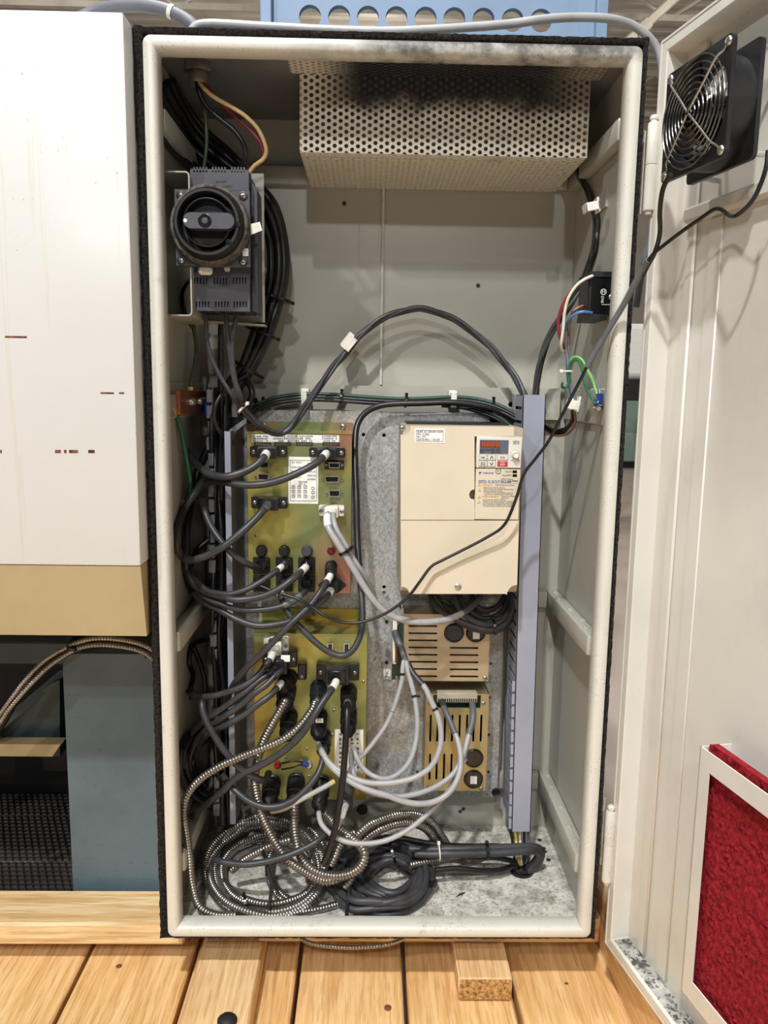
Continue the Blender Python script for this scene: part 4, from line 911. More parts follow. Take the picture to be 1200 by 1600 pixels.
for (a, b, c, d, s_, mt_, mi_) in ((748.7, 710.8, 760.7, 718.7, 'DSPL', 'keypad', 'ink'), (762.4, 710.8, 774.3, 718.7, '\u2227', 'keypad', 'ink'), (777.5, 710.8, 793.7, 718.7, 'RUN', 'keypad', 'ink'), (748.6, 720.6, 760.6, 728.9, 'DATA\nENTER', 'keypad', 'ink'), (762.1, 720.6, 774, 728.9, '\u2228', 'keypad', 'ink'), (777.2, 720.6, 793.3, 728.9, 'STOP\nRESET', 'red', 'label')):
    if mt_ != 'red': part('button_rim', MB().pbox(a-.5, b-.5, c+.5, d+.5, ky-.0004, ky), 'inkgrey', kp)
    q = part('button', MB().pbox(a, b, c, d, ky-.0011, ky, .0004), mt_, kp, 'red stop button' if mt_ == 'red' else None)
    if s_ in '\u2227\u2228':
        sg = -1 if s_ == '\u2228' else 1; m = MB(); X, Y = (a+c)/2, (b+d)/2
        for sd in (-1, 1): m.tube([U(X, Y-2*sg, ky-.0013), U(X+2.4*sd, Y+1.8*sg, ky-.0013)], .0006, 5)
        part('arrow', m, 'ink', kp)
    elif '\n' in s_:
        u_, v_ = s_.split('\n'); text(kp, u_, (a+c)/2, (b+d)/2-1.6, ky-.0012, 2.5, mi_, align='CENTER', wpx=7); text(kp, v_, (a+c)/2, (b+d)/2+1.8, ky-.0012, 2.5, mi_, align='CENTER', wpx=8)
    else: text(kp, s_, (a+c)/2, (b+d)/2+.3, ky-.0012, 3, mi_, align='CENTER', wpx=7)
for i, s_ in enumerate(('DIGITAL', 'OPERATOR', 'JVOP-140')): text(kp, s_, 801.5, 689.3+i*2.1, ky, 1.8, 'inkgrey', wpx=10)
text(kp, 'MIN', 797.5, 719.2, ky, 1.6, 'inkgrey', wpx=3.5); text(kp, 'MAX', 808.5, 719.2, ky, 1.6, 'inkgrey', wpx=3.5)
P = U(804.7, 710.3, ky); part('speed_knob', MB().lathe(P, (0, -1, 0), [(.0052, 0), (.0050, .008), (.0042, .009), (.0036, .0075), (.001, .0075)], 20), 'whitepl', kp)
m = MB()
for k in range(9): a = R(-30+30*k); m.pbox(804.7+7*math.cos(a)-.4, 710.3-7*math.sin(a)-.4, 804.7+7*math.cos(a)+.4, 710.3-7*math.sin(a)+.4, ky-.0003, ky+.0002)
part('dial_marks', m, 'ink', kp, kind='stuff')
wp = part('warning_panel', MB().pbox(742.6, 732.6, 812, 812.0, DY-.0012, .121, .0008), 'beige', dv); wy = DY-.0012
P = U(778.6, 736.2, wy); q = part('panel_screw', MB().lathe(P+Vector((0, .001, 0)), (0, -1, 0), [(.0044, 0), (.0044, .0014), (.0036, .0018), (.003, .0008), (.001, .001)], 14), 'inkgrey', wp)
text(wp, 'YASKAWA', 754.5, 739.2, wy, 3.3, 'inkblue', wpx=17)
m = MB(); m.prism([W(747.6, 737.6, wy), W(752, 737.4, wy), W(749.8, 741.2, wy)], wy-.0004, wy); m.prism([W(749.3, 739.2, wy), W(752.4, 737.2, wy), W(749, 742, wy)], wy-.0006, wy); part('emblem', m, 'inkblue', wp)
text(wp, 'RUN', 800, 737.2, wy, 3.2, 'inkgrey', align='RIGHT', wpx=9.5); text(wp, 'ALARM', 800, 742.9, wy, 3.2, 'inkgrey', align='RIGHT', wpx=15)
for y_ in (737.1, 743.0): part('status_lamp', MB().pbox(801, y_-2, 807.8, y_+2, wy-.0006, wy), 'blackgloss', wp)
text(wp, 'GPD 315/V7', 747, 752.2, wy, 4.3, 'inkblue', wpx=34); text(wp, '200V 3-Phase', 783, 748.3, wy, 2.2, 'inkgrey', wpx=19)
part('print_bar', MB().pbox(782.5, 750.3, 799, 754.2, wy-.0003, wy), 'inkgrey', wp); text(wp, '7.5HP', 783.5, 752.2, wy-.0003, 3, 'label', wpx=10); part('print_bar', MB().pbox(800, 750.9, 809, 752.3, wy-.0003, wy), 'ink', wp)
part('print_rule', MB().pbox(747, 754.6, 809, 754.9, wy-.0003, wy), 'inkgrey', wp)
text(wp, 'WARNING', 753, 757.7, wy, 3.2, 'inkor', wpx=16); text(wp, '- Risk of electric shock.', 772, 757.7, wy, 2.6, 'inkgrey', wpx=32)
for i, (s_, w_, xo) in enumerate((('\u2022 Read manual before installing.', 35, 754), ('\u2022 Wait 5 minutes for capacitor discharge after', 49, 754), ('disconnecting power supply.', 30, 756), ('\u2022 To conform to CE requirements, make sure', 48, 754), ('to ground the supply neutral for 400V class.', 46, 756))):
    text(wp, s_, xo, 761.6+i*2.6, wy, 2.0, 'inkgrey', wpx=w_)
text(wp, 'AVERTISSEMENT', 753, 775.9, wy, 3.0, 'inkor', wpx=27); text(wp, 'Risque de decharge', 783, 775, wy, 2.1, 'inkgrey', wpx=22); text(wp, 'electrique.', 783, 777.6, wy, 2.1, 'inkgrey', wpx=12)
for i, (s_, w_, xo) in enumerate((("\u2022 Lire le manuel avant l'installation.", 38, 753), ("\u2022 Attendre 5 min. apres la coupure de l'alimentation,", 54, 753), ('pour permettre la decharge des condensateurs.', 50, 755), ('\u2022 Pour repondre aux exigences CE, s\'assurer que', 52, 753), ('le neutre soit relie a la terre, pour la serie 400V.', 48, 755))):
    text(wp, s_, xo, 780.4+i*2.55, wy, 2.0, 'inkgrey', wpx=w_)
for x_, y_ in ((749.3, 757.5), (749.2, 765.4), (748.8, 776.2), (748.6, 784.2)):
    a = W(x_, y_-2.3, wy); b = W(x_+2.6, y_+2.1, wy); c = W(x_-2.6, y_+2.1, wy); cx, cz = (a[0]+b[0]+c[0])/3, (a[1]+b[1]+c[1])/3
    k = .55; m = MB().holed([c, b, a], [[(cx+(p[0]-cx)*k, cz+(p[1]-cz)*k) for p in (c, b, a)]], wy-.0004, wy); part('warning_triangle', m, 'inkor', wp)
P = U(736, 773, DY)
lab = part('service_label', MB().pbox(648, 669.5, 694.8, 691.8, DY-.0005, DY+.0003), 'label', dv, 'white service label'); part('label_border', MB().holed(prect(650, 672, 692.6, 689.6, DY), [prect(650.6, 672.6, 692, 689, DY)], DY-.0009, DY-.0004), 'inkgrey', lab)
for i, (s_, w_) in enumerate((('ELEC AC DRIVE 7.5HP', 39), ('PN: 31585', 18), ('SN: 1777', 13), ('DATE REC: 11/01/07', 35))): text(lab, s_, 652, 674.6+i*4, DY-.0005, 3, 'ink', wpx=w_)
screw(dv, 629, 669, .121, 5); P = U(715.5, 917, DY); part('cover_screw', MB().lathe(P+Vector((0, .002, 0)), (0, -1, 0), [(.0052, 0), (.0052, .003), (.004, .004), (.0022, .0042), (.0022, .003), (.0003, .003)], 16), 'screwm', dv)
part('foot_bracket', MB().pbox(626, 905, 648, 932, .24, PY, .002), 'beigedark', dv)

# ================================================================== POWER MODULES
MY = .205
pm = thing('power_module', 'dull gold power module with horizontal slots under the beige drive', 'power module', U(700, 1064, .24))
x0, x1, z0, z1 = rect(631, 960, 764.5, 1064, MY); o = [(x0, z0), (x1, z0), (x1, z1), (x0, z1)]
def sl_px(a, b, c, d, y): return slot(*rect(a, b, c, d, y))
hl = [sl_px(638, y_-1.5, 683.5, y_+1.5, MY) for y_ in (978.3, 989.6, 1000.7, 1011.8, 1023, 1034.2, 1045.4, 1056.6)]
hl += [sl_px(702.3, y_-1.5, 747.6, y_+1.5, MY) for y_ in (1012.4, 1023.5, 1034.8, 1046, 1057)]
caps = [(709.5, 989, 16.5), (743.5, 989, 16.2)]
hl += [circ(*W(a, b, MY), r*(MY+1.08)/FO, 24) for a, b, r in caps]
part('cover_plate', MB().holed(o, hl, MY, MY+.0015), 'tanplate', pm)
m = MB(); e = .0012
m.box(x0, x0+e, MY+.0015, PY-.001, z0, z1); m.box(x1-e, x1, MY+.0015, PY-.001, z0, z1); m.box(x0, x1, MY+.0015, PY-.001, z1-e, z1); m.box(x0, x1, MY+.0015, PY-.001, z0, z0+e)
part('side_walls', m, 'tanplate', pm); part('dark_interior', MB().box(x0+.002, x1-.002, MY+.02, PY-.002, z0+.002, z1-.002), 'blackgloss', pm)
part('mounting_flange', MB().pbox(630, 943, 771, 960, PY-.003, PY-.0005), 'galv', pm); 
for a, b in ((625.5, 948), (747, 949), (767, 1037)): P = U(a, b, PY-.003); part('flange_hole', MB().lathe(P, (0, -1, 0), [(.0024, 0), (.0022, .0004), (.0003, .0005)], 8), 'ink', pm)
for i, (a, b, r) in enumerate(caps):
    P = U(a, b, MY); rr = (r-1)*(MY+1.08)/FO
    q = part('capacitor', MB().lathe(P+Vector((0, .03, 0)), (0, -1, 0), [(rr, 0), (rr, .033), (rr*.94, .035), (rr*.86, .035), (rr*.8, .0335), (.001, .0335)], 28), 'cap', pm, 'black round capacitor')
    if i: part('cap_label', MB().pbox(739, 985.5, 749.5, 998.5, MY-.0046, MY-.0030), 'label', q, 'pale paper label')
screw(pm, 758, 1059.5, MY, 4)
cb = part('terminal_board', MB().pbox(613, 970, 629, 1062, MY+.012, MY+.02), 'pcb', pm); m = MB()
part('terminal_block', MB().pbox(613.5, 974, 620, 1038, MY-.008, MY+.012, .001), 'whitepl', cb, 'white terminal block')
for k in range(12): part('terminal_pin', MB().pbox(617, 992+k*3.7, 621, 994.3+k*3.7, MY-.0095, MY-.007), 'copper', cb)
for y_ in (975, 1059): screw(pm, 620, y_, MY+.011, 4)
sb = part('side_bracket', MB().pbox(598, 961, 612.7, 1062, PY-.004, PY-.0005), 'galv', pm)
for y_ in (971, 1035): P = U(604, y_, PY-.004); part('bracket_screw', MB().lathe(P, (0, -1, 0), [(.0032, 0), (.003, .002), (.001, .0025)], 10), 'dark', sb)
nl = part('tag_label', MB().pbox(599.3, 1046, 610, 1057, PY-.0046, PY-.0038), 'label', sb, 'white tag reading NC'); text(nl, 'NC', 604.7, 1051.7, PY-.0047, 6, 'ink', align='CENTER', rotz=-90)
pn = thing('power_module', 'gold power module with vertical slots near the bottom of the backplate', 'power module', U(712, 1235, .24))
x0, x1, z0, z1 = rect(664, 1084, 761.5, 1235.5, MY); o = [(x0, z0), (x1, z0), (x1, z1), (x0, z1)]
hl = [sl_px(a-1.6, 1116.5, a+1.6, 1159, MY) for a in (672.6, 683.6, 695, 706.5, 718, 729.5, 740, 751.6)]+[sl_px(a-1.6, 1177.5, a+1.6, 1218.5, MY) for a in (671.5, 682.3, 693.7, 705.2)]
caps = [(740.3, 1184.6, 16.4), (739.7, 1217.2, 16.4)]
hl += [circ(*W(a, b, MY), r*(MY+1.08)/FO, 22) for a, b, r in caps]; hl += [prect(677, 1086, 751, 1106, MY)]
part('cover_plate', MB().holed(o, hl, MY, MY+.0015), 'gold3', pn)
m = MB(); m.box(x0, x0+e, MY+.0015, PY-.001, z0, z1); m.box(x1-e, x1, MY+.0015, PY-.001, z0, z1); m.box(x0, x1, MY+.0015, PY-.001, z1-e, z1); m.box(x0, x1, MY+.0015, PY-.001, z0, z0+e)
part('side_walls', m, 'gold3', pn); part('dark_interior', MB().box(x0+.002, x1-.002, MY+.02, PY-.002, z0+.002, z1-.002), 'blackgloss', pn)
m = MB().pbox(646, 1066, 769, 1243, PY-.003, PY-.0005); fl = part('mounting_flange', m, 'galv', pn)
for a, b in ((677, 1069), (742, 1069), (654, 1088), (765, 1090), (764, 1148), (763, 1206), (652, 1206)): P = U(a, b, PY-.003); part('flange_hole', MB().lathe(P, (0, -1, 0), [(.0028, 0), (.0026, .0005), (.0003, .0006)], 8), 'ink', pn)
cb = part('terminal_board', MB().pbox(677.5, 1082, 750.5, 1106, MY+.012, MY+.02), 'pcb', pn); part('terminal_block', MB().pbox(683, 1083, 746, 1098, MY-.003, MY+.012, .001), 'beigedark', cb, 'grey terminal block')
for k in range(18): part('terminal_slot', MB().pbox(684.5+k*3.4, 1092, 686.6+k*3.4, 1097, MY-.0036, MY-.002), 'ink', cb)
for i, (a, b, r) in enumerate(caps):
    P = U(a, b, MY); rr = (r-.8)*(MY+1.08)/FO
    q = part('capacitor', MB().lathe(P+Vector((0, .03, 0)), (0, -1, 0), [(rr, 0), (rr, .033), (rr*.94, .035), (rr*.86, .035), (rr*.8, .0335), (.001, .0335)], 28), 'cap', pn, 'black round capacitor')
    part('cap_label', MB().pbox(735, 1213, 745, 1225, MY-.0046, MY-.0030) if i else MB().pbox(725, 1185, 729, 1191, MY-.0046, MY-.0030), 'label', q, 'pale paper label')
for a, b in ((755.5, 1099), (752, 1232), (668.5, 1230), (671, 1098)): screw(pn, a, b, MY, 3.4)

# ================================================================== DUCTS
dr = thing('cable_duct', 'lavender grey slotted cable duct standing to the side of the beige drive', 'cable duct', U(815, 1300, .2))
yF, yB = .165, PY-.0005
zt, zb = .8070, .0762; xt0, xt1, xb0, xb1 = .2135, .2465, .2243, .2535
# the duct leans a little, so its outline is a skewed bar
xl = lambda z: xb0+(xt0-xb0)*(z-zb)/(zt-zb); xr_ = lambda z: xb1+(xt1-xb1)*(z-zb)/(zt-zb)
def skew(z0, z1, f0, f1, y0, y1, mb=None):
    mb = mb or MB(); q = []
    for z in (z0, z1):
        a, b = xl(z), xr_(z); q.append([Vector((a+(b-a)*f0, y0, z)), Vector((a+(b-a)*f1, y0, z)), Vector((a+(b-a)*f1, y1, z)), Vector((a+(b-a)*f0, y1, z))])
    return mb.rings(q)
part('cover', skew(zb, zt, -.04, 1.04, yF, yF+.0025), 'lav', dr)
m = skew(zb, zt, -.04, 0.0, yF, yF+.008); skew(zb, zt, 1.0, 1.04, yF, yF+.008, m); part('cover_lips', m, 'lav', dr)
part('duct_base', skew(zb, zt, 0, 1, yB-.002, yB), 'lav', dr)
nf = 33; pitch = (zt-zb)/nf
for s_ in (0, 1):
    part('base_rail', skew(zb, zt, .0 if not s_ else .95, .05 if not s_ else 1, yB-.022, yB-.002), 'lav', dr)
    for k in range(nf):
        z_ = zb+k*pitch; part('finger', skew(z_+.0035, z_+pitch-.0015, .012 if not s_ else .945, .055 if not s_ else .988, yF+.003, yB-.0222), 'lav', dr)
for k in range(12):
    z_ = zb+k*pitch; part('finger_tip', skew(z_+.0035, z_+pitch-.0015, -.20, -.045, yF+.003, yF+.006), 'lav', dr)
part('dark_filling', skew(zb+.002, zt-.002, .15, .85, yF+.02, yB-.004), 'ink', dr, 'bundled dark wires inside')
dl = thing('cable_duct', 'open grey cable duct full of black wires beside the gold boxes', 'cable duct', U(350, 1285, .2))
lx0, lx1, lz0, lz1 = -.2775, -.2400, .100, .745; ly = .145
part('duct_base', MB().box(lx0, lx1+.004, PY-.002, PY, lz0, lz1+.07), 'duct', dl)
part('side_wall', MB().box(lx1, lx1+.002, ly, PY-.002, lz0, lz1), 'duct', dl)
part('wall_lip', MB().box(lx1-.007, lx1+.002, ly-.0016, ly, lz0, lz1), 'lav', dl, 'lavender front lip of the wall')
p_ = .0245
for k in range(29):
    z_ = lz0+k*p_
    if z_ > .80: break
    part('finger', MB().box(lx0+random.uniform(-.002, .002), lx0+.009, ly+.02, PY-.004, z_+.0015, z_+p_-.0025, .001), 'duct', dl)
part('upper_tab', MB().prism([(lx1-.006, lz1), (lx1+.022, lz1+.020), (lx1+.022, lz1+.012), (lx1+.002, lz1-.004)], ly+.03, ly+.034), 'duct', dl)
part('upper_tab', MB().box(-.243, -.235, .19, .20, .765, .81), 'duct', dl)
random.seed(31)
for k in range(14):
    a = random.uniform(333, 361); dpt = random.uniform(.165, .25)
    pts = [(a+random.uniform(-4, 4)+(6 if y_ > 1000 else 0), y_, dpt+random.uniform(-.012, .012)) for y_ in (606, 680, 760, 840, 920, 1000, 1080, 1160, 1240, 1288)]
    cable('duct_wire', 'black wire running down inside the open grey duct', pts, random.choice((3.2, 4.2, 5.2)), 'rubblk', group='black wires inside the open duct', cat='wire')
# cable loops left of the duct
for (lb, pts, r) in (
    ('black cable loop against the side wall between the upper and middle brace', [(326, 700, .22), (312, 730, .20), (300, 772, .19), (292, 820, .185), (290, 870, .185), (294, 905, .18), (306, 928, .17), (322, 938, .15)], 6.5),
    ('black cable loop hugging the duct just above the side brace', [(328, 842, .21), (308, 860, .20), (296, 890, .195), (298, 920, .19), (312, 936, .18), (328, 944, .16)], 5),
    ('small hanging black loop tied below the side brace of the cabinet', [(326, 999, .22), (306, 1004, .20), (298, 1015, .19), (296, 1036, .185), (302, 1055, .18), (298, 1078, .18), (305, 1090, .18), (318, 1090, .18), (320, 1064, .185), (312, 1034, .19), (302, 1010, .195)], 4),
    ('outermost black cable loop low in the cabinet beside the duct', [(316, 1132, .17), (294, 1150, .17), (282, 1175, .17), (281, 1205, .165), (292, 1232, .16), (312, 1250, .16), (336, 1262, .18)], 6),
    ('middle black cable loop low in the cabinet beside the duct', [(322, 1138, .18), (302, 1156, .18), (291, 1180, .18), (292, 1206, .175), (303, 1228, .17), (322, 1242, .18)], 6),
    ('innermost black cable loop low in the cabinet beside the duct', [(326, 1150, .19), (310, 1166, .19), (301, 1188, .19), (306, 1212, .185), (322, 1228, .19)], 5.5)):
    cable('black_cable', lb, pts, r, 'rubblk')
# green ground leads and blue-ended terminals
gb = thing('ground_bar', 'copper ground bar with screw terminals on the side wall below the switch', 'ground bar', UX(290, 640, -.3))
z0, z1 = .772, .806; part('bar', MB().box(-.297, -.291, .05, .262, z0, z1, .001), 'copper', gb)
for y_ in (.075, .255): part('bar_support', MB().box(-.3155, -.297, y_-.008, y_+.008, z0+.006, z1-.006), 'whitepl', gb)
for y_ in (.115, .125, .178, .190, .202, .214, .226, .238):
    part('terminal_screw', MB().lathe((-.292, y_, .789), (1, 0, 0), [(.0062, 0), (.0062, .004), (.0045, .006), (.002, .006)], 10), 'screwm', gb)
for y_ in (.20, .215): part('lug', MB().cyl((-.287, y_, .788), (-.285, y_+.004, .766), .0045, 8), 'lugblue', gb, 'dark blue crimp lug')
cable('ground_wire', 'green wire with yellow lug hanging from the copper ground bar', [(271, 634, .13), (274, 641, .128), (277, 652, .126), (281, 665, .124), (287, 695, .13), (293, 725, .14), (297, 752, .15), (296, 770, .16), (290, 782, .18)], 3.6, 'wgreen', [('yellow_lug', 4, 19, 1.5, 'lugyellow', 'yellow crimp lug')])
cable('ground_wire', 'olive green wire dropping behind the switch bracket onto the ground bar', [(297, 626, .16), (297, 618, .16), (297.5, 605, .165), (300, 590, .175), (305, 568, .19), (307, 545, .2), (305, 525, .2), (302, 508, .2), (300, 470, .22)], 3.2, 'wolive', [('yellow_lug', 6, 22, 1.5, 'lugyellow', 'yellow crimp lug')])
# ================================================================== DISCONNECT SWITCH AND BRACKET
br = thing('switch_bracket', 'beige folded sheet bracket on the side wall carrying the disconnect switch', 'bracket', (-.27, .12, .90))
th = .002; bx = -.2715; bz0, bz1 = .9075, 1.0975; byf, byb = .05, .20
P = []
def rp_(cx, cz, r, a0, a1): return [(cx+r*math.cos(R(a0+(a1-a0)*k/5)), cz+r*math.sin(R(a0+(a1-a0)*k/5))) for k in range(6)]
outer = [(-.3155, bz1)]+rp_(bx-.006, bz1-.006, .006, 90, 0)+rp_(bx-.006, bz0+.006, .006, 0, -90)+[(-.3155, bz0)]
inner = [(-.3155, bz0+th)]+rp_(bx-.006, bz0+.006, .004, -90, 0)+rp_(bx-.006, bz1-.006, .004, 0, 90)+[(-.3155, bz1-th)]
part('standoff_channel', MB().prism(outer+inner, byf, byb), 'cab', br)
PB = .135; x0, x1, z0, z1 = rect(292, 270, 413, 503, PB)
part('base_plate', MB().box(bx-.001, x1, PB, PB+.002, z0, z1), 'cab', br)
part('lower_lip', MB().prism([(bx, z0), (x1+.003, z0-.0045), (x1+.003, z0-.0065), (bx, z0-.0022)], PB-.022, PB+.002), 'cab', br)
SY = .065
sw = thing('disconnect_switch', 'black rotary disconnect switch with a big round handle', 'switch', U(345, 480, .11))
def slats(y, rows, cols, mb):
    for (a, n, st) in cols:
        for k in range(n): mb.append(prect(a+k*st, rows[0], a+k*st+2.4, rows[1], y))
x0, x1, z0, z1 = rect(299, 262, 389.5, 486, SY)
bt = [(x0, z1), (x1-.004, z1), (x1, z1-.006), (x1, z0+.012), (x1-.002, z0), (x0+.003, z0), (x0, z0+.02)]
hl = []
slats(SY, (298, 307), [(302, 3, 5.2), (362, 4, 5.2)], hl)
slats(SY, (434, 444), [(303, 5, 4.7), (334, 5, 4.7), (364, 5, 4.7)], hl); slats(SY, (471, 480), [(306, 5, 4.7), (336, 5, 4.7), (365, 5, 4.7)], hl)
part('body', MB().holed([(x0, z0), (x1, z0), (x1, z1-.004), (x0, z1-.004)][0:2]+[(x1, z1-.004), (x0, z1-.004)], hl, SY, SY+.004), 'anthracite', sw)
part('core', MB().box(x0+.001, x1-.001, SY+.006, PB-.0005, z0+.0005, z1-.0045), 'anthracite', sw)
part('side_wing', MB().prism([(x1, z1-.012), (x1+.008, z1-.022), (x1+.008, z0+.0), (x1, z0+.003)], SY+.022, PB-.0006), 'anthracite', sw)
for a in (302, 331, 361): 
    for k in range(5): part('vent_tooth', MB().pbox(a+k*4.8, 261, a+k*4.8+2.6, 269, SY, SY+.03), 'anthracite', sw)
part('top_rail', MB().box(x0+.0008, x1-.0008, SY+.0005, SY+.03, z1-.0042, z1-.002), 'anthracite', sw)
for a in (322, 352, 372): part('terminal_hood', MB().pbox(a-7, 482, a+9, 488, SY+.008, SY+.05, .001), 'black', sw)
text(sw, 'ON OFF', 345, 284, SY, 3, 'ink', align='CENTER', wpx=16); text(sw, 'DISCONNECT', 345, 291, SY, 3, 'ink', align='CENTER', wpx=34)
HY = .045
fp = part('coupling_plate', MB().pbox(273, 296, 391, 417, HY, HY+.006, .0012), 'anthracite', sw, 'square coupling plate')
for a, b in ((282.5, 305.5), (380, 306), (283.5, 407), (380, 409.5)): P = U(a, b, HY); q = part('screw_boss', MB().lathe(P, (0, -1, 0), [(.006, 0), (.006, .0012), (.005, .0015)], 14), 'black', fp); inst('screw', SCREW, sw, P+Vector((0, -.0005, 0)), 1.0)
c = U(330.5, 354.5, HY); r0 = 59*(HY+1.06)/FO
c2 = U(334, 352, -.006)
hd = part('handle_ring', MB().lathe(c, (0, -1, 0), [(r0*.97, 0), (r0, .004), (r0, .013), (r0*.965, .017), (r0*.90, .018), (r0*.86, .024), (r0*.84, .030), (r0*.80, .033), (r0*.74, .033), (r0*.70, .029), (r0*.68, .012), (.001, .012)], 48), 'black', sw, 'dusty black handle ring')
part('dust_band', MB().lathe(c, (0, -1, 0), [(r0*.996, .004), (r0*1.004, .004), (r0*1.004, .0132), (r0*.968, .0173), (r0*.905, .0184), (r0*.90, .0176), (r0*.96, .0164), (r0*.994, .0126), (r0*.992, .004)], 48), 'dustring', hd, 'grey dust on the ring edge')
part('inner_collar', MB().lathe(c, (0, -1, 0), [(r0*.60, .012), (r0*.60, .030), (r0*.57, .031), (r0*.55, .029), (r0*.55, .014), (.001, .014)], 40), 'black', hd)
gy = HY-.028; m = MB(); gx0_, gx1_, gz0_, gz1_ = rect(286, 332, 366, 357, gy-.012); rr = (gz1_-gz0_)/2
m.prism(slot(gx0_, gx1_, gz0_, gz1_, 10), gy-.012, gy+.004); m.prism(slot(gx0_+.006, gx1_-.004, gz0_+.002, gz1_-.003, 8), gy+.003, HY-.012)
gr = part('grip', m, 'anthracite', sw, 'flat black grip bar'); P = U(320, 344.5, gy-.012)
part('grip_recess', MB().lathe(P, (0, -1, 0), [(.0088, 0), (.0088, .0008), (.0078, .001), (.0076, .0003), (.001, .0002)], 20), 'blackgloss', gr); part('hub_screw', MB().lathe(P, (0, -1, 0), [(.004, 0), (.004, .0006), (.0015, .0008)], 12), 'anthracite', gr)
P = U(289.5, 344.5, gy-.012); part('white_dot', MB().lathe(P, (0, -1, 0), [(.0024, 0), (.0024, .0005), (.0005, .0006)], 12), 'marker', gr, 'white pointer dot')
for a, b in ((357, 378), (371, 351)): P = U(a, b, HY-.033); part('ring_hole', MB().lathe(P, (0, -1, 0), [(.004, -.001), (.004, .0004), (.0005, .0005)], 12), 'blackgloss', hd)
part('lock_tab', MB().rings([[U(a, b, y_) for a, b in ((391, 350), (406, 346.5), (409.5, 360), (392, 367))] for y_ in (.05, .056)]), 'whitepl', sw, 'white plastic lock tab')
part('lower_tab', MB().pbox(309, 415, 331, 429, .052, .062, .003), 'whitepl', sw, 'white plastic tab'); part('small_label', MB().pbox(379, 388, 388, 400, .044, .0452), 'label', sw)
part('terminal_screw', MB().cyl(U(355, 420, .06), U(355, 420, .05), .0042, 12), 'screwm', sw)

# wires from the ceiling fitting to the switch
P = UZ(309, 100, H-.004)
cg = thing('ceiling_gland', 'hex cable fitting screwed into the dark cabinet ceiling', 'cable gland', P)
q = part('hex_nut', MB().lathe(P+Vector((0, 0, .001)), (0, 0, -1), [(.0195, 0), (.0195, .010), (.018, .012)], 6), 'brownmetal', cg); part('collar', MB().lathe(P, (0, 0, -1), [(.014, .012), (.0138, .022), (.012, .026), (.010, .020)], 20), 'brownmetal', cg)
yc = P.y
def cw(name, lab, pts, r, mat): return cable(name, lab, pts, r, mat, cat='wire')
cw('supply_wire', 'cream wire curving from the ceiling fitting to the top of the switch', [(309, 108, yc), (310, 124, yc), (318, 137, yc-.005), (335, 152, yc-.01), (360, 166, yc-.01), (383, 181, yc-.008), (402, 200, yc-.003), (413, 222, yc), (416, 238, yc+.005), (410, 250, yc+.01), (398, 258, yc+.015), (389, 270, yc+.02)], 3.0, 'wcream')
cw('supply_wire', 'dark red wire behind the cream one from the ceiling fitting', [(312, 108, yc+.006), (316, 124, yc+.006), (326, 138, yc+.006), (345, 160, yc+.006), (368, 183, yc+.006), (392, 204, yc+.006), (406, 222, yc+.006), (412, 240, yc+.01), (405, 256, yc+.016), (386, 264, yc+.02)], 2.4, 'wred')
cw('supply_wire', 'black wire looping from the ceiling fitting down to the switch', [(308, 108, yc), (308, 130, yc), (314, 152, yc), (325, 169, yc), (345, 187, yc), (365, 203, yc), (379, 222, yc), (384, 240, yc+.005), (380, 255, yc+.012), (372, 266, yc+.02)], 3.6, 'rubblk')
cw('supply_wire', 'thin olive wire dropping straight behind the ceiling wires', [(311, 108, yc+.01), (316, 140, yc+.012), (321, 180, yc+.014), (323, 220, yc+.016), (321, 245, yc+.018), (318, 266, yc+.02)], 2.4, 'wolive')
# fat black bundle passing behind the switch
random.seed(17)
for k in range(9):
    o = (k % 3-1)*11+random.uniform(-2, 2); dp = (k//3)*.014
    base = [(246, 140), (268, 178), (300, 222), (345, 262), (385, 290), (416, 325), (433, 372), (436, 425), (425, 478), (406, 532), (388, 572), (366, 605), (352, 650)]
    pts = []
    for i, (a, b) in enumerate(base):
        p0 = base[max(i-1, 0)]; p1 = base[min(i+1, len(base)-1)]; tx, ty = p1[0]-p0[0], p1[1]-p0[1]; L = math.hypot(tx, ty); s_ = o*(1.9 if i < 4 else 1.3 if i < 6 else 1 if i < 10 else .7)+(k//3-1)*(9 if i < 4 else 2)
        pts.append((a-ty/L*s_*(-1), b+tx/L*s_*(-1), (.22 if 2 < i else .13+.04*i)+dp*.9+(.012 if i in (6, 7, 8) else 0)))
    cable('bundle_cable', 'black cable in the fat bundle sweeping behind the disconnect switch', pts, random.choice((5.2, 6.2)), 'rubblk', group='black cables of the fat bundle')
bt = thing('bundle_tie', 'black zip tie round the fat bundle beside the bracket corner', 'zip tie', U(430, 465, .23))
for nm, (a, b), d_, lb in (('bundle_tie', (430, 462), (-.3, .95), None),):
    tie(bt, U(428, 465, .238), (-.26, 0, -.95), .030, 'blackgloss')
for (a, b, dx, dz, lb) in ((409, 520, -.35, -.93, 'black zip tie round the fat bundle below the bracket corner'), (385, 575, -.5, -.86, 'black zip tie round the fat bundle just above the wire duct')):
    t_ = thing('bundle_tie', lb, 'zip tie', U(a, b, .23)); tie(t_, U(a, b, .238), (dx, 0, dz), .027, 'blackgloss')
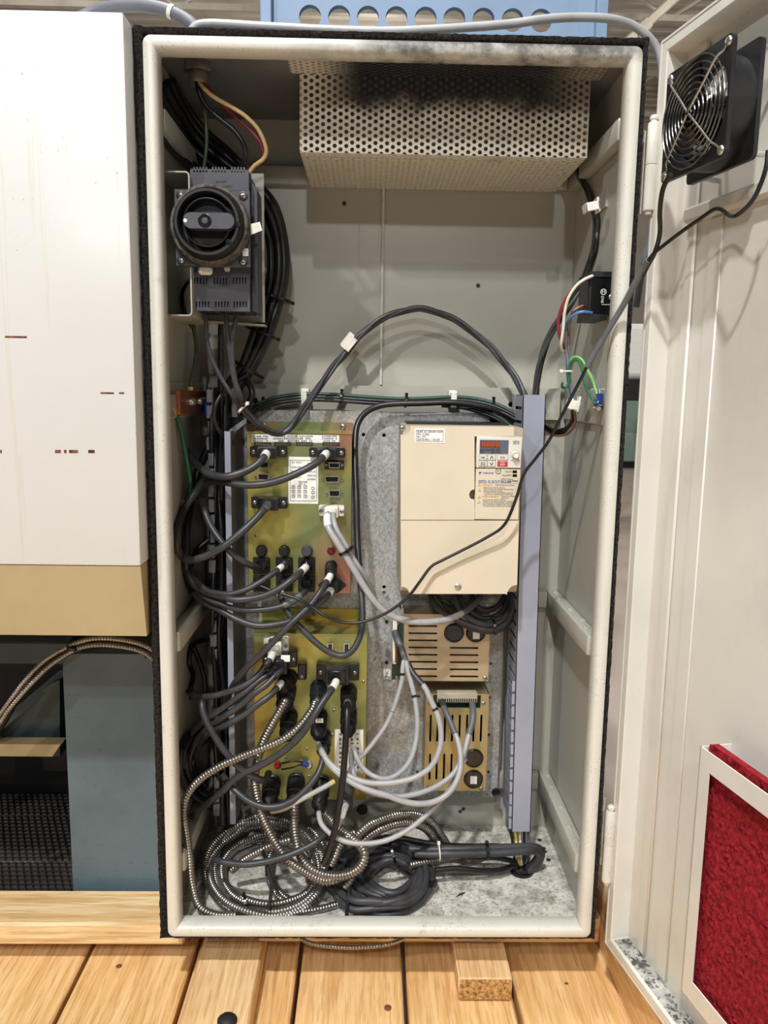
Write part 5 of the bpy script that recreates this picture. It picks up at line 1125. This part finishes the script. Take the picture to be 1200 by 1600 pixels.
# three load wires from the switch that become the arch
yy_ = .11
arch = [(380, 640, .12), (395, 655, .13), (412, 669, .14), (430, 677, .15), (447, 673, .155), (462, 657, .17), (480, 632, .195), (505, 595, .225), (524, 570, .24), (542, 549, .25), (563, 524, .252), (592, 501, .255), (626, 487, .257), (659, 482.5, .258), (697, 493, .258), (730, 512, .258), (763, 539, .256), (785, 563, .25), (803, 587, .24), (818, 614, .225), (826, 640, .215)]
st = ([(320, 480), (322, 505), (323, 530), (330, 558), (345, 590), (363, 618)], [(352, 482), (354, 510), (358, 545), (364, 585), (373, 618)], [(373, 482), (367, 505), (363, 530), (363, 560), (368, 595), (377, 622)])
wr = []
for i, s_ in enumerate(st):
    pts = [(a, b, .10) for a, b in s_]
    for j, (a, b, y_) in enumerate(arch):
        ph = j*1.05+i*2.094; pts.append((a+3.2*math.sin(ph), b+3.2*math.cos(ph)*.8, y_+.003*math.cos(ph)))
    wr.append(cable('load_wire', ('black wire from the switch nearest the side wall, twisted into the arch', 'black wire from the middle switch terminal, twisted into the arch', 'black wire from the switch terminal nearest the bracket plate, twisted into the arch')[i], pts, 3.3, 'mattblk', cat='wire', seg=8))
tie(wr[0], U(379, 638, .12), (.7, 0, -.7), .0085, 'whitepl', w=.0018)
cable('switch_cable', 'black cable dropping behind the bracket plate into the open duct', [(345, 470, .17), (345, 520, .17), (345, 560, .175), (345, 610, .18), (347, 660, .19)], 4.5, 'rubblk')
cable('switch_cable', 'black cable crossing the bundle and curling down into the open duct', [(384, 586, .20), (365, 598, .17), (350, 612, .15), (338, 630, .14), (334, 650, .14), (340, 670, .145), (353, 685, .155), (366, 692, .165)], 3.6, 'rubblk')
cable('switch_cable', 'black cable arc ending at a tie beside the duct tab', [(384, 594, .20), (392, 605, .19), (394, 618, .185), (388, 632, .19), (380, 648, .20)], 5, 'rubblk')
cable('switch_cable', 'thin black wire curving behind the bracket channel edge', [(303, 430, .19), (288, 450, .19), (285, 470, .19), (290, 492, .19), (300, 512, .20)], 2.6, 'rubblk')

# ------------------------------------------------------------------ rail bundle with clips and ties
for i, (dy, mt_, lb) in enumerate(((0, 'rubblk', 'black wire along the rear rail, frontmost of the bundle'), (-4.5, 'wdgreen', 'dark green wire along the top of the rear rail bundle'), (4.5, 'rubblk', 'black wire along the bottom of the rear rail bundle'), (-1.5, 'rubblk', 'black wire hidden at the back of the rear rail bundle'))):
    pts = [(386, 648+dy*.5, .235), (400, 637+dy, .245), (420, 629+dy, .262), (440, 624+dy, .268), (476, 620.5+dy, .270), (520, 621+dy, .271), (560, 624+dy, .271), (620, 627.5+dy, .271), (665, 627+dy, .271), (709, 625+dy, .271), (745, 628+dy, .269), (775, 636+dy, .262), (800, 648+dy, .255), (818, 660+dy, .25)]
    cable('rail_wire', lb, [(a, b, y_-.014+(.006 if i in (1, 3) else 0)) for a, b, y_ in pts], 3.1, mt_, cat='wire')
for i, (dy, mt_, lb) in enumerate(((3, 'wdgreen', 'dark green wire dipping from the rail bundle into the lavender duct'), (8, 'rubblk', 'black wire dipping from the rail bundle into the lavender duct'))):
    cable('rail_wire', lb, [(690, 629+dy*.6, .262), (720, 631+dy*.7, .26), (752, 637+dy, .255), (778, 648+dy, .25), (795, 660+dy, .246), (812, 675+dy, .243)], 2.8, mt_, cat='wire')
def rail_clip(px, py, y, lb, rot=0, wpx=11):
    P = U(px, py, y); cl = thing('cable_clip', lb, 'cable clip', P); k = (y+1.08)/FO; w_ = wpx*k/2; Rm = Matrix.Translation(P) @ Matrix.Rotation(R(rot), 4, 'Y')
    m = MB(); m.box(-w_*1.15, w_*1.15, .012, .036, -.010, .017, .001, xf=Rm); part('clip_base', m, 'whitepl', cl)
    m = MB(); m.box(-w_*.8, w_*.8, -.004, -.0015, -.010, .011, .0008, xf=Rm); m.box(-w_*.8, w_*.8, -.004, .013, .0105, .013, .0008, xf=Rm); m.box(-w_*.8, w_*.8, -.004, .013, -.0115, -.009, .0008, xf=Rm); part('clip_band', m, 'whitepl', cl)
    return cl
rail_clip(475, 623, .250, 'white cable clip on the rear rail above the upper gold box'); rail_clip(709, 626, .250, 'white cable clip on the rear rail above the beige drive')
rail_clip(545, 537, .243, 'white cable clip tilted on the rising side of the wire arch', 38, 19)
for a, b, lb in ((533, 621, 'black zip tie on the rear rail bundle nearest the gold box'), (634, 627, 'black zip tie on the middle of the rear rail bundle'), (770, 633, 'black zip tie on the rear rail bundle nearest the lavender duct'), (410, 633, 'black zip tie on the rear rail bundle beside the grey duct')):
    t_ = thing('rail_tie', lb, 'zip tie', U(a, b, .27)); tie(t_, U(a, b, .257), (1, 0, -.1), .0095)
# ------------------------------------------------------------------ twisted fan feed from the guard to the duct
pth = [(896, 255, .24), (908, 278, .23), (920, 302, .22), (929, 330, .215), (932, 355, .21), (929, 385, .205), (922, 412, .2), (910, 440, .2), (893, 473, .205), (868, 508, .215), (853, 540, .222), (843, 572, .226), (838, 610, .226), (836, 640, .22)]
for i, mt_ in enumerate(('mattblk', 'rubblk', 'mattblk')):
    pts = [(a+2.8*math.sin(j*1.1+i*2.09), b+2*math.cos(j*1.1+i*2.09), y_+.003*math.cos(j*1.1+i*2.09)) for j, (a, b, y_) in enumerate(pth)]
    cable('feed_wire', 'black wire of the twisted trio dropping from the guard box into the lavender duct', pts, 3.2, mt_, group='twisted trio beside the guard box', cat='wire', seg=8)
P = U(926, 323, .085); cl = thing('cable_clip', 'white cable clip on the twisted trio below the guard box', 'cable clip', P); Rm = Matrix.Translation(P) @ Matrix.Rotation(R(-12), 4, 'Y')
m = MB(); m.box(-.011, .009, -.006, -.003, -.006, .006, .0008, xf=Rm); m.box(-.011, -.0085, -.006, .014, -.006, .006, .0008, xf=Rm); m.box(.0065, .009, -.006, .014, -.009, .011, .0008, xf=Rm); part('clip_band', m, 'whitepl', cl)
part('clip_base', MB().box(.3125, .3155, UX(939, 310, .3155).y-.0, UX(950, 310, .3155).y, UX(945, 326, .3155).z, UX(945, 300, .3155).z), 'cab', cab)
# ------------------------------------------------------------------ black power inlet and its coloured wires
ri = thing('power_receptacle', 'black relay block on the side wall with red, white and blue wires', 'relay', UX(940, 497, .30))
x0, x1, z0, z1 = rect(919, 432, 951, 492, .075)
part('body', MB().box(x0, .3155, .075, .13, z0, z1, .002), 'black', ri); part('face_plate', MB().box(x0+.004, .314, .0735, .0752, z0+.002, z1-.002), 'blackgloss', ri)
part('end_flange', MB().box(x0+.001, .3157, .072, .135, z1-.001, z1+.0065), 'black', ri); part('end_flange', MB().box(x0+.001, .309, .072, .135, z0-.007, z0+.001), 'black', ri)
P = U(943, 456, .073); part('emblem_ring', MB().holed(circ(P.x, P.z, .0042, 16), [circ(P.x, P.z, .0034, 14)], .0728, .0736), 'label', ri); text(ri, 'H', 943, 456, .0728, 5, 'label', align='CENTER'); text(ri, '5745', 941, 468, .0733, 4, 'label', align='CENTER', rotz=90); part('print_line', MB().pbox(940, 475.5, 953, 476.2, .0731, .0736), 'label', ri)
part('mounting_screw', MB().lathe((.3135, .072, .945), (0, -1, 0), [(.004, 0), (.004, .002), (.002, .003)], 10), 'screwm', ri)
for (lb, mt_, pts, r, lug) in (
    ('red wire arcing off the top of the black relay block', 'wred', [(922, 434, .075), (908, 441, .07), (893, 455, .075), (880, 475, .08), (873, 497, .085), (873, 518, .09), (879, 538, .10), (885, 552, .115)], 2.4, None),
    ('white wire arcing off the top of the black relay block', 'wwhite', [(926, 431, .07), (914, 436, .066), (900, 447, .07), (888, 466, .075), (882, 490, .08), (880, 515, .085), (877, 535, .09), (878, 546, .10), (884, 548, .115)], 2.3, None),
    ('light blue wire from the lower terminal of the black relay block', 'wblue', [(925, 489, .072), (912, 487, .068), (900, 490, .072), (890, 498, .08), (885, 510, .095), (884, 530, .11), (886, 560, .12), (887, 590, .13), (892, 615, .13), (896, 630, .13)], 2.2, None),
    ('brown wire behind the light blue one at the relay block', 'wbrown', [(920, 477, .10), (905, 480, .10), (894, 490, .10), (889, 510, .10), (888, 540, .10)], 2.4, None),
    ('grey wire running down past the loop of green wires', 'wgrey', [(886, 510, .10), (884, 535, .105), (887, 560, .11), (889, 585, .115), (893, 610, .12), (898, 628, .125)], 2.4, None),
    ('green wire with a small hook loop tied beside the grey wire', 'wgreen', [(879, 598, .10), (878, 604, .105), (882, 606, .11), (888, 600, .11), (889, 585, .11), (889, 572, .11), (896, 562, .105), (904, 563, .10), (909, 575, .095), (912, 590, .09), (916, 606, .085), (923, 619, .08), (930, 631, .075)], 2.2, None),
    ('yellow striped ground wire arching to the blue crimp lugs', 'lime', [(888, 592, .115), (889, 572, .115), (894, 560, .11), (902, 558, .105), (910, 563, .10), (917, 577, .095), (925, 592, .09), (930, 606, .085), (933, 618, .08), (934, 630, .075)], 2.2, None),
    ('pale blue-grey wire arching outermost to the blue crimp lugs', 'wgrey', [(889, 580, .12), (894, 566, .115), (904, 563, .11), (913, 570, .105), (922, 583, .10), (931, 598, .095), (937, 612, .09), (937, 628, .08)], 2.0, None),
    ('brown-green tail looping from the white connector into the duct', 'wbrown', [(897, 642, .13), (899, 655, .135), (896, 668, .145), (886, 678, .155), (872, 681, .17), (860, 678, .19), (850, 670, .205), (842, 664, .215)], 2.0, None)):
    cable('control_wire', lb, pts, r, mt_, cat='wire', seg=8)
for k in range(4):
    cable('control_wire', 'black wire looping from the white connector back into the lavender duct', [(893+k, 640, .135+.006*k), (893+k, 655, .14+.006*k), (884, 668+k*2, .15+.006*k), (868, 672+k*2.5, .17+.006*k), (854, 666+k*2.5, .195+.004*k), (845, 660+k*2.5, .21)], 1.8, 'rubblk', group='black loop wires at the white connector', cat='wire', seg=8)
wc = thing('wire_connector', 'white plastic wire connector hanging beside the lavender duct', 'connector', U(896, 640, .125)); Rm = Matrix.Translation(U(897, 632, .12)) @ Matrix.Rotation(R(10), 4, 'Y')
m = MB(); m.box(-.011, .008, -.008, .008, -.008, .006, .001, xf=Rm); part('housing', m, 'whitepl', wc); m = MB(); m.box(.004, .0065, -.009, .009, -.010, .013, .0006, xf=Rm); m.box(-.006, -.004, -.0085, .0085, -.009, .008, .0006, xf=Rm); part('latch', m, 'whitepl', wc)
tl = thing('lug_stack', 'blue crimp lugs under a nut on the side rail', 'lug', UX(936, 640, .29))
for a, b, c_, d_ in ((936, 615, 936, 630), (930, 624, 932, 632), (938, 616, 938, 630)): part('crimp_lug', MB().cyl(U(a, b, .078), U(c_, d_, .078), .0042, 10), 'lugblue', tl)
P = U(936, 636, .08); part('terminal_nut', MB().lathe(P, (-.3, -1, -.2), [(.0062, -.004), (.0062, .004), (.004, .006), (.0035, .012), (.001, .012)], 6), 'screwm', tl); part('terminal_stud', MB().cyl(P, (.300, P.y+.004, P.z), .003, 8), 'screwm', tl)
t_ = thing('wire_tie', 'white zip tie round the grey and green wires', 'zip tie', U(888, 580, .11)); tie(t_, U(887, 580, .112), (0, 0, 1), .0075, 'whitepl', w=.0012)
# ------------------------------------------------------------------ black cables under the drive
for i, (lb, pts, r) in enumerate((('black cable hanging in a loop under the drive, lowest of the group', [(672, 928, .20), (676, 940, .19), (690, 955, .18), (712, 967, .172), (738, 978, .17), (765, 984, .17), (788, 976, .18), (800, 957, .195), (804, 935, .215), (806, 920, .235)], 4.6),
    ('black cable hanging under the drive from its middle opening', [(710, 928, .19), (713, 942, .18), (724, 958, .172), (742, 971, .17), (765, 976, .172), (785, 968, .182), (796, 950, .2), (801, 930, .22)], 4.8),
    ('second black cable hanging under the drive from its middle opening', [(718, 928, .20), (722, 942, .19), (735, 956, .182), (755, 966, .18), (776, 962, .19), (790, 946, .205), (797, 926, .225)], 4.6),
    ('short black cable hanging under the drive in front of the duct', [(737, 928, .215), (740, 940, .205), (752, 952, .20), (768, 953, .20), (782, 942, .212), (791, 925, .23)], 4.4),
    ('thin black cable crossing behind the loops under the drive', [(679, 928, .225), (692, 950, .215), (715, 972, .198), (745, 985, .192), (775, 987, .192), (795, 974, .2), (806, 950, .22)], 3.6))):
    cable('drive_lead', lb, pts, r, 'mattblk')
cable('drive_lead', 'dark green wire slung under the beige drive', [(684, 930, .235), (700, 943, .23), (725, 950, .228), (755, 951, .228), (780, 945, .232), (802, 934, .24)], 2, 'wgreen')
t_ = thing('loop_tie', 'black zip tie at the bottom of the black loops under the drive', 'zip tie', U(772, 985, .18)); tie(t_, U(772, 979, .178), (1, 0, .15), .0125)
# ------------------------------------------------------------------ light grey signal cables
tk = cable('module_lead', 'grey sheathed lead dropping from the terminal of the upper power module', [(617, 988, .19), (620, 998, .172), (627, 1012, .16), (631, 1024, .155), (634, 1035, .15)], 5.4, 'sleeve')
cable('module_cable', 'light grey cable from the upper module, first of three curving to the lower gold box', [(631, 1032, .15), (629, 1044, .145), (628, 1062, .14), (622, 1085, .135), (613, 1112, .13), (603, 1133, .125), (590, 1152, .12), (573, 1173, .115), (560, 1187, .115), (549, 1199, .12), (543, 1210, .13)], 3.9, 'greycable', [('ring', 22, 26, 1.06, 'rubblk', 'black ring'), ('ring', 84, 86, 1.06, 'inkgrey', 'grey ring')])
cable('module_cable', 'light grey cable from the upper module, second of three curving to the lower gold box', [(634, 1033, .147), (638, 1050, .14), (644, 1073, .132), (649, 1096, .125), (652, 1122, .118), (651, 1150, .11), (645, 1178, .10), (634, 1198, .094), (618, 1212, .09), (602, 1217, .092), (587, 1214, .098), (572, 1205, .104), (560, 1189, .11), (552, 1168, .122)], 4.4, 'greycable', [('ring', 56, 59, 1.08, 'rubblk', 'black ring')])
cable('module_cable', 'light grey cable with a dark sheath, third of three curving to the lower gold box', [(637, 1036, .15), (645, 1052, .138), (655, 1064, .13), (665, 1076, .122), (675, 1098, .113), (684, 1118, .106), (689, 1143, .098), (687, 1170, .09), (674, 1197, .083), (650, 1214, .078), (620, 1222, .075), (595, 1224, .075), (570, 1222, .077), (548, 1214, .083), (530, 1204, .09), (513, 1190, .10), (502, 1172, .115), (497, 1162, .13)], 4.8, 'greycable', [('dark_sheath', 0, 46, 1.15, 'rubber', 'dark sheath'), ('ring', 86, 89, 1.08, 'rubblk', 'black ring')])
cable('module_cable', 'light grey cable from the lower module terminal, inner side of its pair', [(691, 1096, .185), (694, 1106, .165), (701, 1122, .15), (710, 1144, .135), (717, 1163, .122), (720, 1188, .108), (716, 1214, .095), (702, 1238, .085), (680, 1252, .078), (655, 1256, .073), (630, 1252, .071), (605, 1243, .07), (580, 1236, .072), (556, 1226, .077), (535, 1213, .085), (518, 1198, .095), (505, 1180, .11), (498, 1166, .128)], 4.9, 'greycable', [('dark_sheath', 0, 22, 1.1, 'rubber', 'black sheath'), ('grey_sheath', 22, 70, 1.08, 'sleeve', 'grey sheath')])
cable('module_cable', 'light grey cable from the lower module terminal, outer side of its pair', [(738, 1100, .185), (739, 1112, .165), (738, 1128, .152), (733, 1146, .14), (728, 1165, .13), (721, 1186, .12), (709, 1208, .108), (690, 1224, .098), (668, 1235, .09), (645, 1242, .084), (622, 1245, .08), (600, 1243, .079), (575, 1236, .082), (560, 1226, .09), (552, 1208, .105), (549, 1186, .12), (549, 1168, .132)], 4.6, 'greycable', [('grey_sheath', 0, 62, 1.25, 'sleeve', 'grey sheath')])
cable('module_cable', 'light grey cable sagging from the lower module down across the cabinet foot', [(737, 1132, .155), (731, 1160, .14), (722, 1190, .128), (709, 1222, .112), (693, 1246, .10), (677, 1263, .092), (660, 1279, .085), (643, 1293, .078), (623, 1305, .072), (600, 1314, .068), (575, 1318, .068), (550, 1317, .07), (530, 1311, .074), (513, 1300, .08), (501, 1285, .09), (498, 1268, .105)], 4.4, 'greycable')
# ================================================================== COILS ON THE CABINET FLOOR
def loops(cx, cy, rx, ry, y0, yd, n, jit, seed, a0=0, tilt=0, turns=None, drift=(0, 0)):
    random.seed(seed); P = []; N = 14
    for k in range(n*N+1):
        t_ = k/N; a = a0+2*math.pi*t_
        if k % 3 == 0 or k == 0: jr = random.uniform(-jit, jit); jd = random.uniform(-.006, .006)
        sx = rx*(1-.16*((t_*.37) % 1))+jr; sy = ry*(1-.16*((t_*.61) % 1))+jr
        u, v = sx*math.cos(a), sy*math.sin(a); c_, s_ = math.cos(tilt), math.sin(tilt)
        P.append((cx+u*c_-v*s_+drift[0]*t_, cy+u*s_+v*c_+drift[1]*t_, y0-yd*math.sin(a)+jd+((t_ % 3)-1)*.006))
    return P
cc = thing('conduit_coil', 'large coil of flexible steel conduit lying on the cabinet floor', 'conduit coil', UZ(412, 1400, .004))
def rawpath(pts, r): return [pt(q, r) for q in pts]
rc = .0068
P = rawpath(loops(414, 1359, 96, 82, .135, .092, 7, 4, 41, a0=.5), rc); part('conduit', conduit_mb(smooth(P, .007), rc), 'steel', cc)
P = rawpath(loops(420, 1362, 78, 60, .14, .085, 2, 4, 43, a0=2.0), .0062); part('conduit', conduit_mb(smooth(P, .007), .0062), 'steel', cc)
P = rawpath(loops(468, 1356, 50, 62, .15, .07, 2, 3, 47, a0=1.0), .0064); part('conduit', conduit_mb(smooth(P, .007), .0064), 'steel', cc)
for (a, b, y_, tn, r_) in ((424, 1385, .075, (.15, 0, 1), .0), (384, 1410, .06, (1, .2, .2), .012)):
    if r_: tie(cc, pt((a, b, y_), .006), tn, r_)
part('coil_strap', MB().tube(smooth([pt(q, .003) for q in ((411, 1330, .08), (417, 1350, .06), (421, 1368, .052), (425, 1384, .046), (423, 1400, .042), (421, 1420, .04), (425, 1436, .038))], .006), .003, 8), 'rubblk', cc, 'black strap across the coil')
cable('steel_conduit', 'steel conduit pair sweeping from the coil behind the black cable coil, upper one', [(545, 1318, .09), (560, 1303, .10), (577, 1289, .115), (595, 1280, .13), (618, 1273, .145), (640, 1271, .16), (660, 1275, .17), (676, 1287, .18), (688, 1303, .19), (700, 1322, .20), (712, 1335, .21)], 7.3, 'steel', conduit=True)
cable('steel_conduit', 'steel conduit pair sweeping from the coil behind the black cable coil, lower one', [(555, 1326, .10), (570, 1312, .11), (590, 1298, .125), (612, 1289, .14), (636, 1285, .155), (656, 1289, .165), (670, 1299, .175), (680, 1313, .185), (688, 1330, .195)], 7.6, 'steel', conduit=True)
cable('steel_conduit', 'short steel conduit run poking out below the black bundle', [(640, 1352, .12), (665, 1346, .13), (690, 1341, .14), (712, 1337, .15), (735, 1330, .165), (752, 1324, .18)], 6.5, 'steel', conduit=True)
cable('steel_conduit', 'steel conduit along the floor in front of the big conduit coil', [(424, 1438, .045), (450, 1431, .048), (475, 1425, .052), (505, 1419, .058), (530, 1412, .07)], 6.3, 'steel', conduit=True)
cable('steel_conduit', 'straight steel conduit crossing inside the big conduit coil', [(362, 1360, .10), (380, 1345, .095), (400, 1333, .09), (425, 1321, .09), (455, 1312, .09)], 6.8, 'steel', conduit=True)
cable('dark_cable', 'grey printed cable lying across the big conduit coil', [(334, 1343, .075), (345, 1346, .06), (362, 1349, .055), (385, 1350.5, .05), (412, 1347, .05), (446, 1338, .052), (479, 1324, .06), (496, 1314, .065), (506, 1306, .075)], 5.6, 'rubber')
cable('steel_conduit', 'short steel conduit elbow between the two coils', [(517, 1352, .07), (524, 1336, .072), (530, 1322, .078), (540, 1310, .085), (552, 1302, .095)], 7.6, 'steel', conduit=True)
cable('steel_conduit', 'steel conduit dropping steeply behind the front conduit loop', [(556, 1358, .075), (551, 1368, .07), (546, 1378, .065), (537, 1388, .06)], 7.1, 'steel', conduit=True)
# black cable coil
bc_ = thing('cable_coil', 'thick coil of matt black cable lying on the cabinet floor beside the conduit coil', 'cable coil', UZ(600, 1420, .004))
rb = .0060; random.seed(8)
for k in range(15):
    lv, ly_ = k % 5, k//5; t_ = lv/4.2+.06*(ly_ % 2); cx, cy, rx, ry, y0, yd = 612-20*t_, 1379-5*t_+5*ly_, 41+39*t_-2*ly_, 27+31*t_-2*ly_, .118, .066
    ja, jb, jc = random.uniform(0, 6.28), random.uniform(2, 5), random.uniform(0, 6.28)
    pts = [(cx+(rx+jb*math.sin(2*a+ja))*math.cos(a), cy+(ry+jb*.8*math.sin(2*a+jc))*math.sin(a), y0-yd*math.sin(a)) for a in [2*math.pi*j/18 for j in range(18)]]
    P = rawpath(pts, rb); P = [p+Vector((0, 0, .0095*ly_+.003*(1+math.sin(3*2*math.pi*i/18+jc)))) for i, p in enumerate(P)]
    part('cable_turn', MB().tube(smooth(P, .008, True), rb, 10, loop=True), 'mattblk', bc_)
for a, b, y_, tn, rr in ((663, 1376, .115, (.1, .4, 1), .021), (615, 1335, .165, (1, .1, .3), .024)):
    tie(bc_, pt((a, b, y_), .02), tn, rr, 'blackgloss')
part('coil_strap', MB().tube(smooth([pt(q, .003) for q in ((548, 1378, .07), (545, 1392, .055), (543, 1412, .042), (541, 1434, .034))], .006), .0026, 8), 'rubblk', bc_, 'black strap over the front turns')
for i, (lb, pts, r, mt_) in enumerate((
    ('matt black cable running from the coil to the floor gland, upper of the bundle', [(640, 1326, .14), (660, 1328, .135), (690, 1327, .13), (727, 1326, .13), (760, 1325, .135), (795, 1324, .14), (825, 1323, .145), (842, 1326, .15), (846, 1336, .158), (838, 1352, .165), (822, 1362, .168)], 6.5, 'mattblk'),
    ('matt black cable running from the coil to the floor gland, lower of the bundle', [(648, 1334, .12), (672, 1335, .118), (700, 1334, .118), (730, 1334, .12), (770, 1333, .125), (805, 1331, .13), (830, 1329, .138), (841, 1333, .15), (836, 1346, .16), (824, 1358, .168)], 6.5, 'mattblk'),
    ('black cable lying on the floor under the bundle toward the gland', [(680, 1360, .12), (710, 1357, .125), (745, 1360, .13), (780, 1360, .14), (803, 1353, .155), (812, 1358, .17)], 4.6, 'rubblk'),
    ('glossy black cable behind the bundle at the rear of the coil', [(600, 1308, .17), (630, 1310, .17), (660, 1316, .17), (700, 1321, .17), (740, 1322, .175), (780, 1322, .18), (800, 1328, .18)], 4.6, 'rubblk'),
    ('second glossy black cable behind the bundle at the rear of the coil', [(590, 1316, .18), (625, 1320, .18), (665, 1324, .18), (705, 1330, .175), (740, 1338, .17), (775, 1340, .17), (800, 1346, .168), (812, 1356, .168)], 4.4, 'rubblk'))):
    o = cable('floor_cable', lb, pts, r, mt_)
    if i == 1: tie(o, pt((761, 1330, .126), .01), (1, .05, .05), .0135); tie(o, pt((686, 1331, .12), .01), (1, .05, .05), .0135, 'whitepl', w=.001)
P = UZ(815, 1362, .002)
fg = thing('floor_gland', 'black round cable gland in the cabinet floor under the lavender duct', 'cable gland', P)
part('gland_base', MB().lathe(P, (0, 0, 1), [(.020, 0), (.020, .005), (.017, .007), (.0165, .012), (.014, .014), (.012, .012), (.001, .011)], 24), 'blackgloss', fg)
for k in range(5):
    a = (-.006+.003*k); top = U(798+7*k, 1297, .19)
    cable('gland_wire', ('black', 'yellow', 'white', 'black', 'dark grey')[k]+' wire from the lavender duct to the floor gland, '+('first', 'second', 'third', 'fourth', 'fifth')[k]+' from the drive side', [Vector(top), top.lerp(P, .35)+Vector((a*.5, 0, 0)), top.lerp(P, .7)+Vector((a, 0, 0)), P+Vector((a, .002*k-.004, .012))], 2.4, ('rubblk', 'wyellow', 'wwhite', 'rubblk', 'sleeve')[k], raw=True, cat='wire')
for a, b in ((843, 1313), (849, 1326), (851, 1331), (857, 1344)): part('floor_hole', MB().lathe(UZ(a, b, .002), (0, 0, 1), [(.0042, 0), (.0042, .0012), (.0028, .0012), (.0026, .0002), (.0003, .0003)], 10), 'ink', cab, 'small bolt hole in the floor')
part('floor_hole', MB().lathe(U(566, 1265, .309), (0, -1, 0), [(.010, 0), (.010, .001), (.0003, .001)], 16), 'ink', cab, 'round black hole low in the rear wall')
P = UZ(720, 1398, .0022); m = MB(); random.seed(2)
for k in range(5): e = Vector((random.uniform(-.008, .008), random.uniform(-.006, .006), 0)); m.tube([P-e, P+e*.2+Vector((0, 0, .002)), P+e], .0009, 5)
solo('dirt_scrap', m, 'dark', 'tiny dark scrap of dirt on the cabinet floor', 'scrap')
# conduit ends sticking out under the cabinet
cable('steel_conduit', 'steel conduit sagging under the cabinet bottom edge', [(470, 1466, .05), (486, 1474, .05), (520, 1479, .05), (552, 1480.5, .05), (590, 1478, .05), (612, 1474, .05), (632, 1466, .05)], 4, 'steel', conduit=True, box=False, cat='conduit')
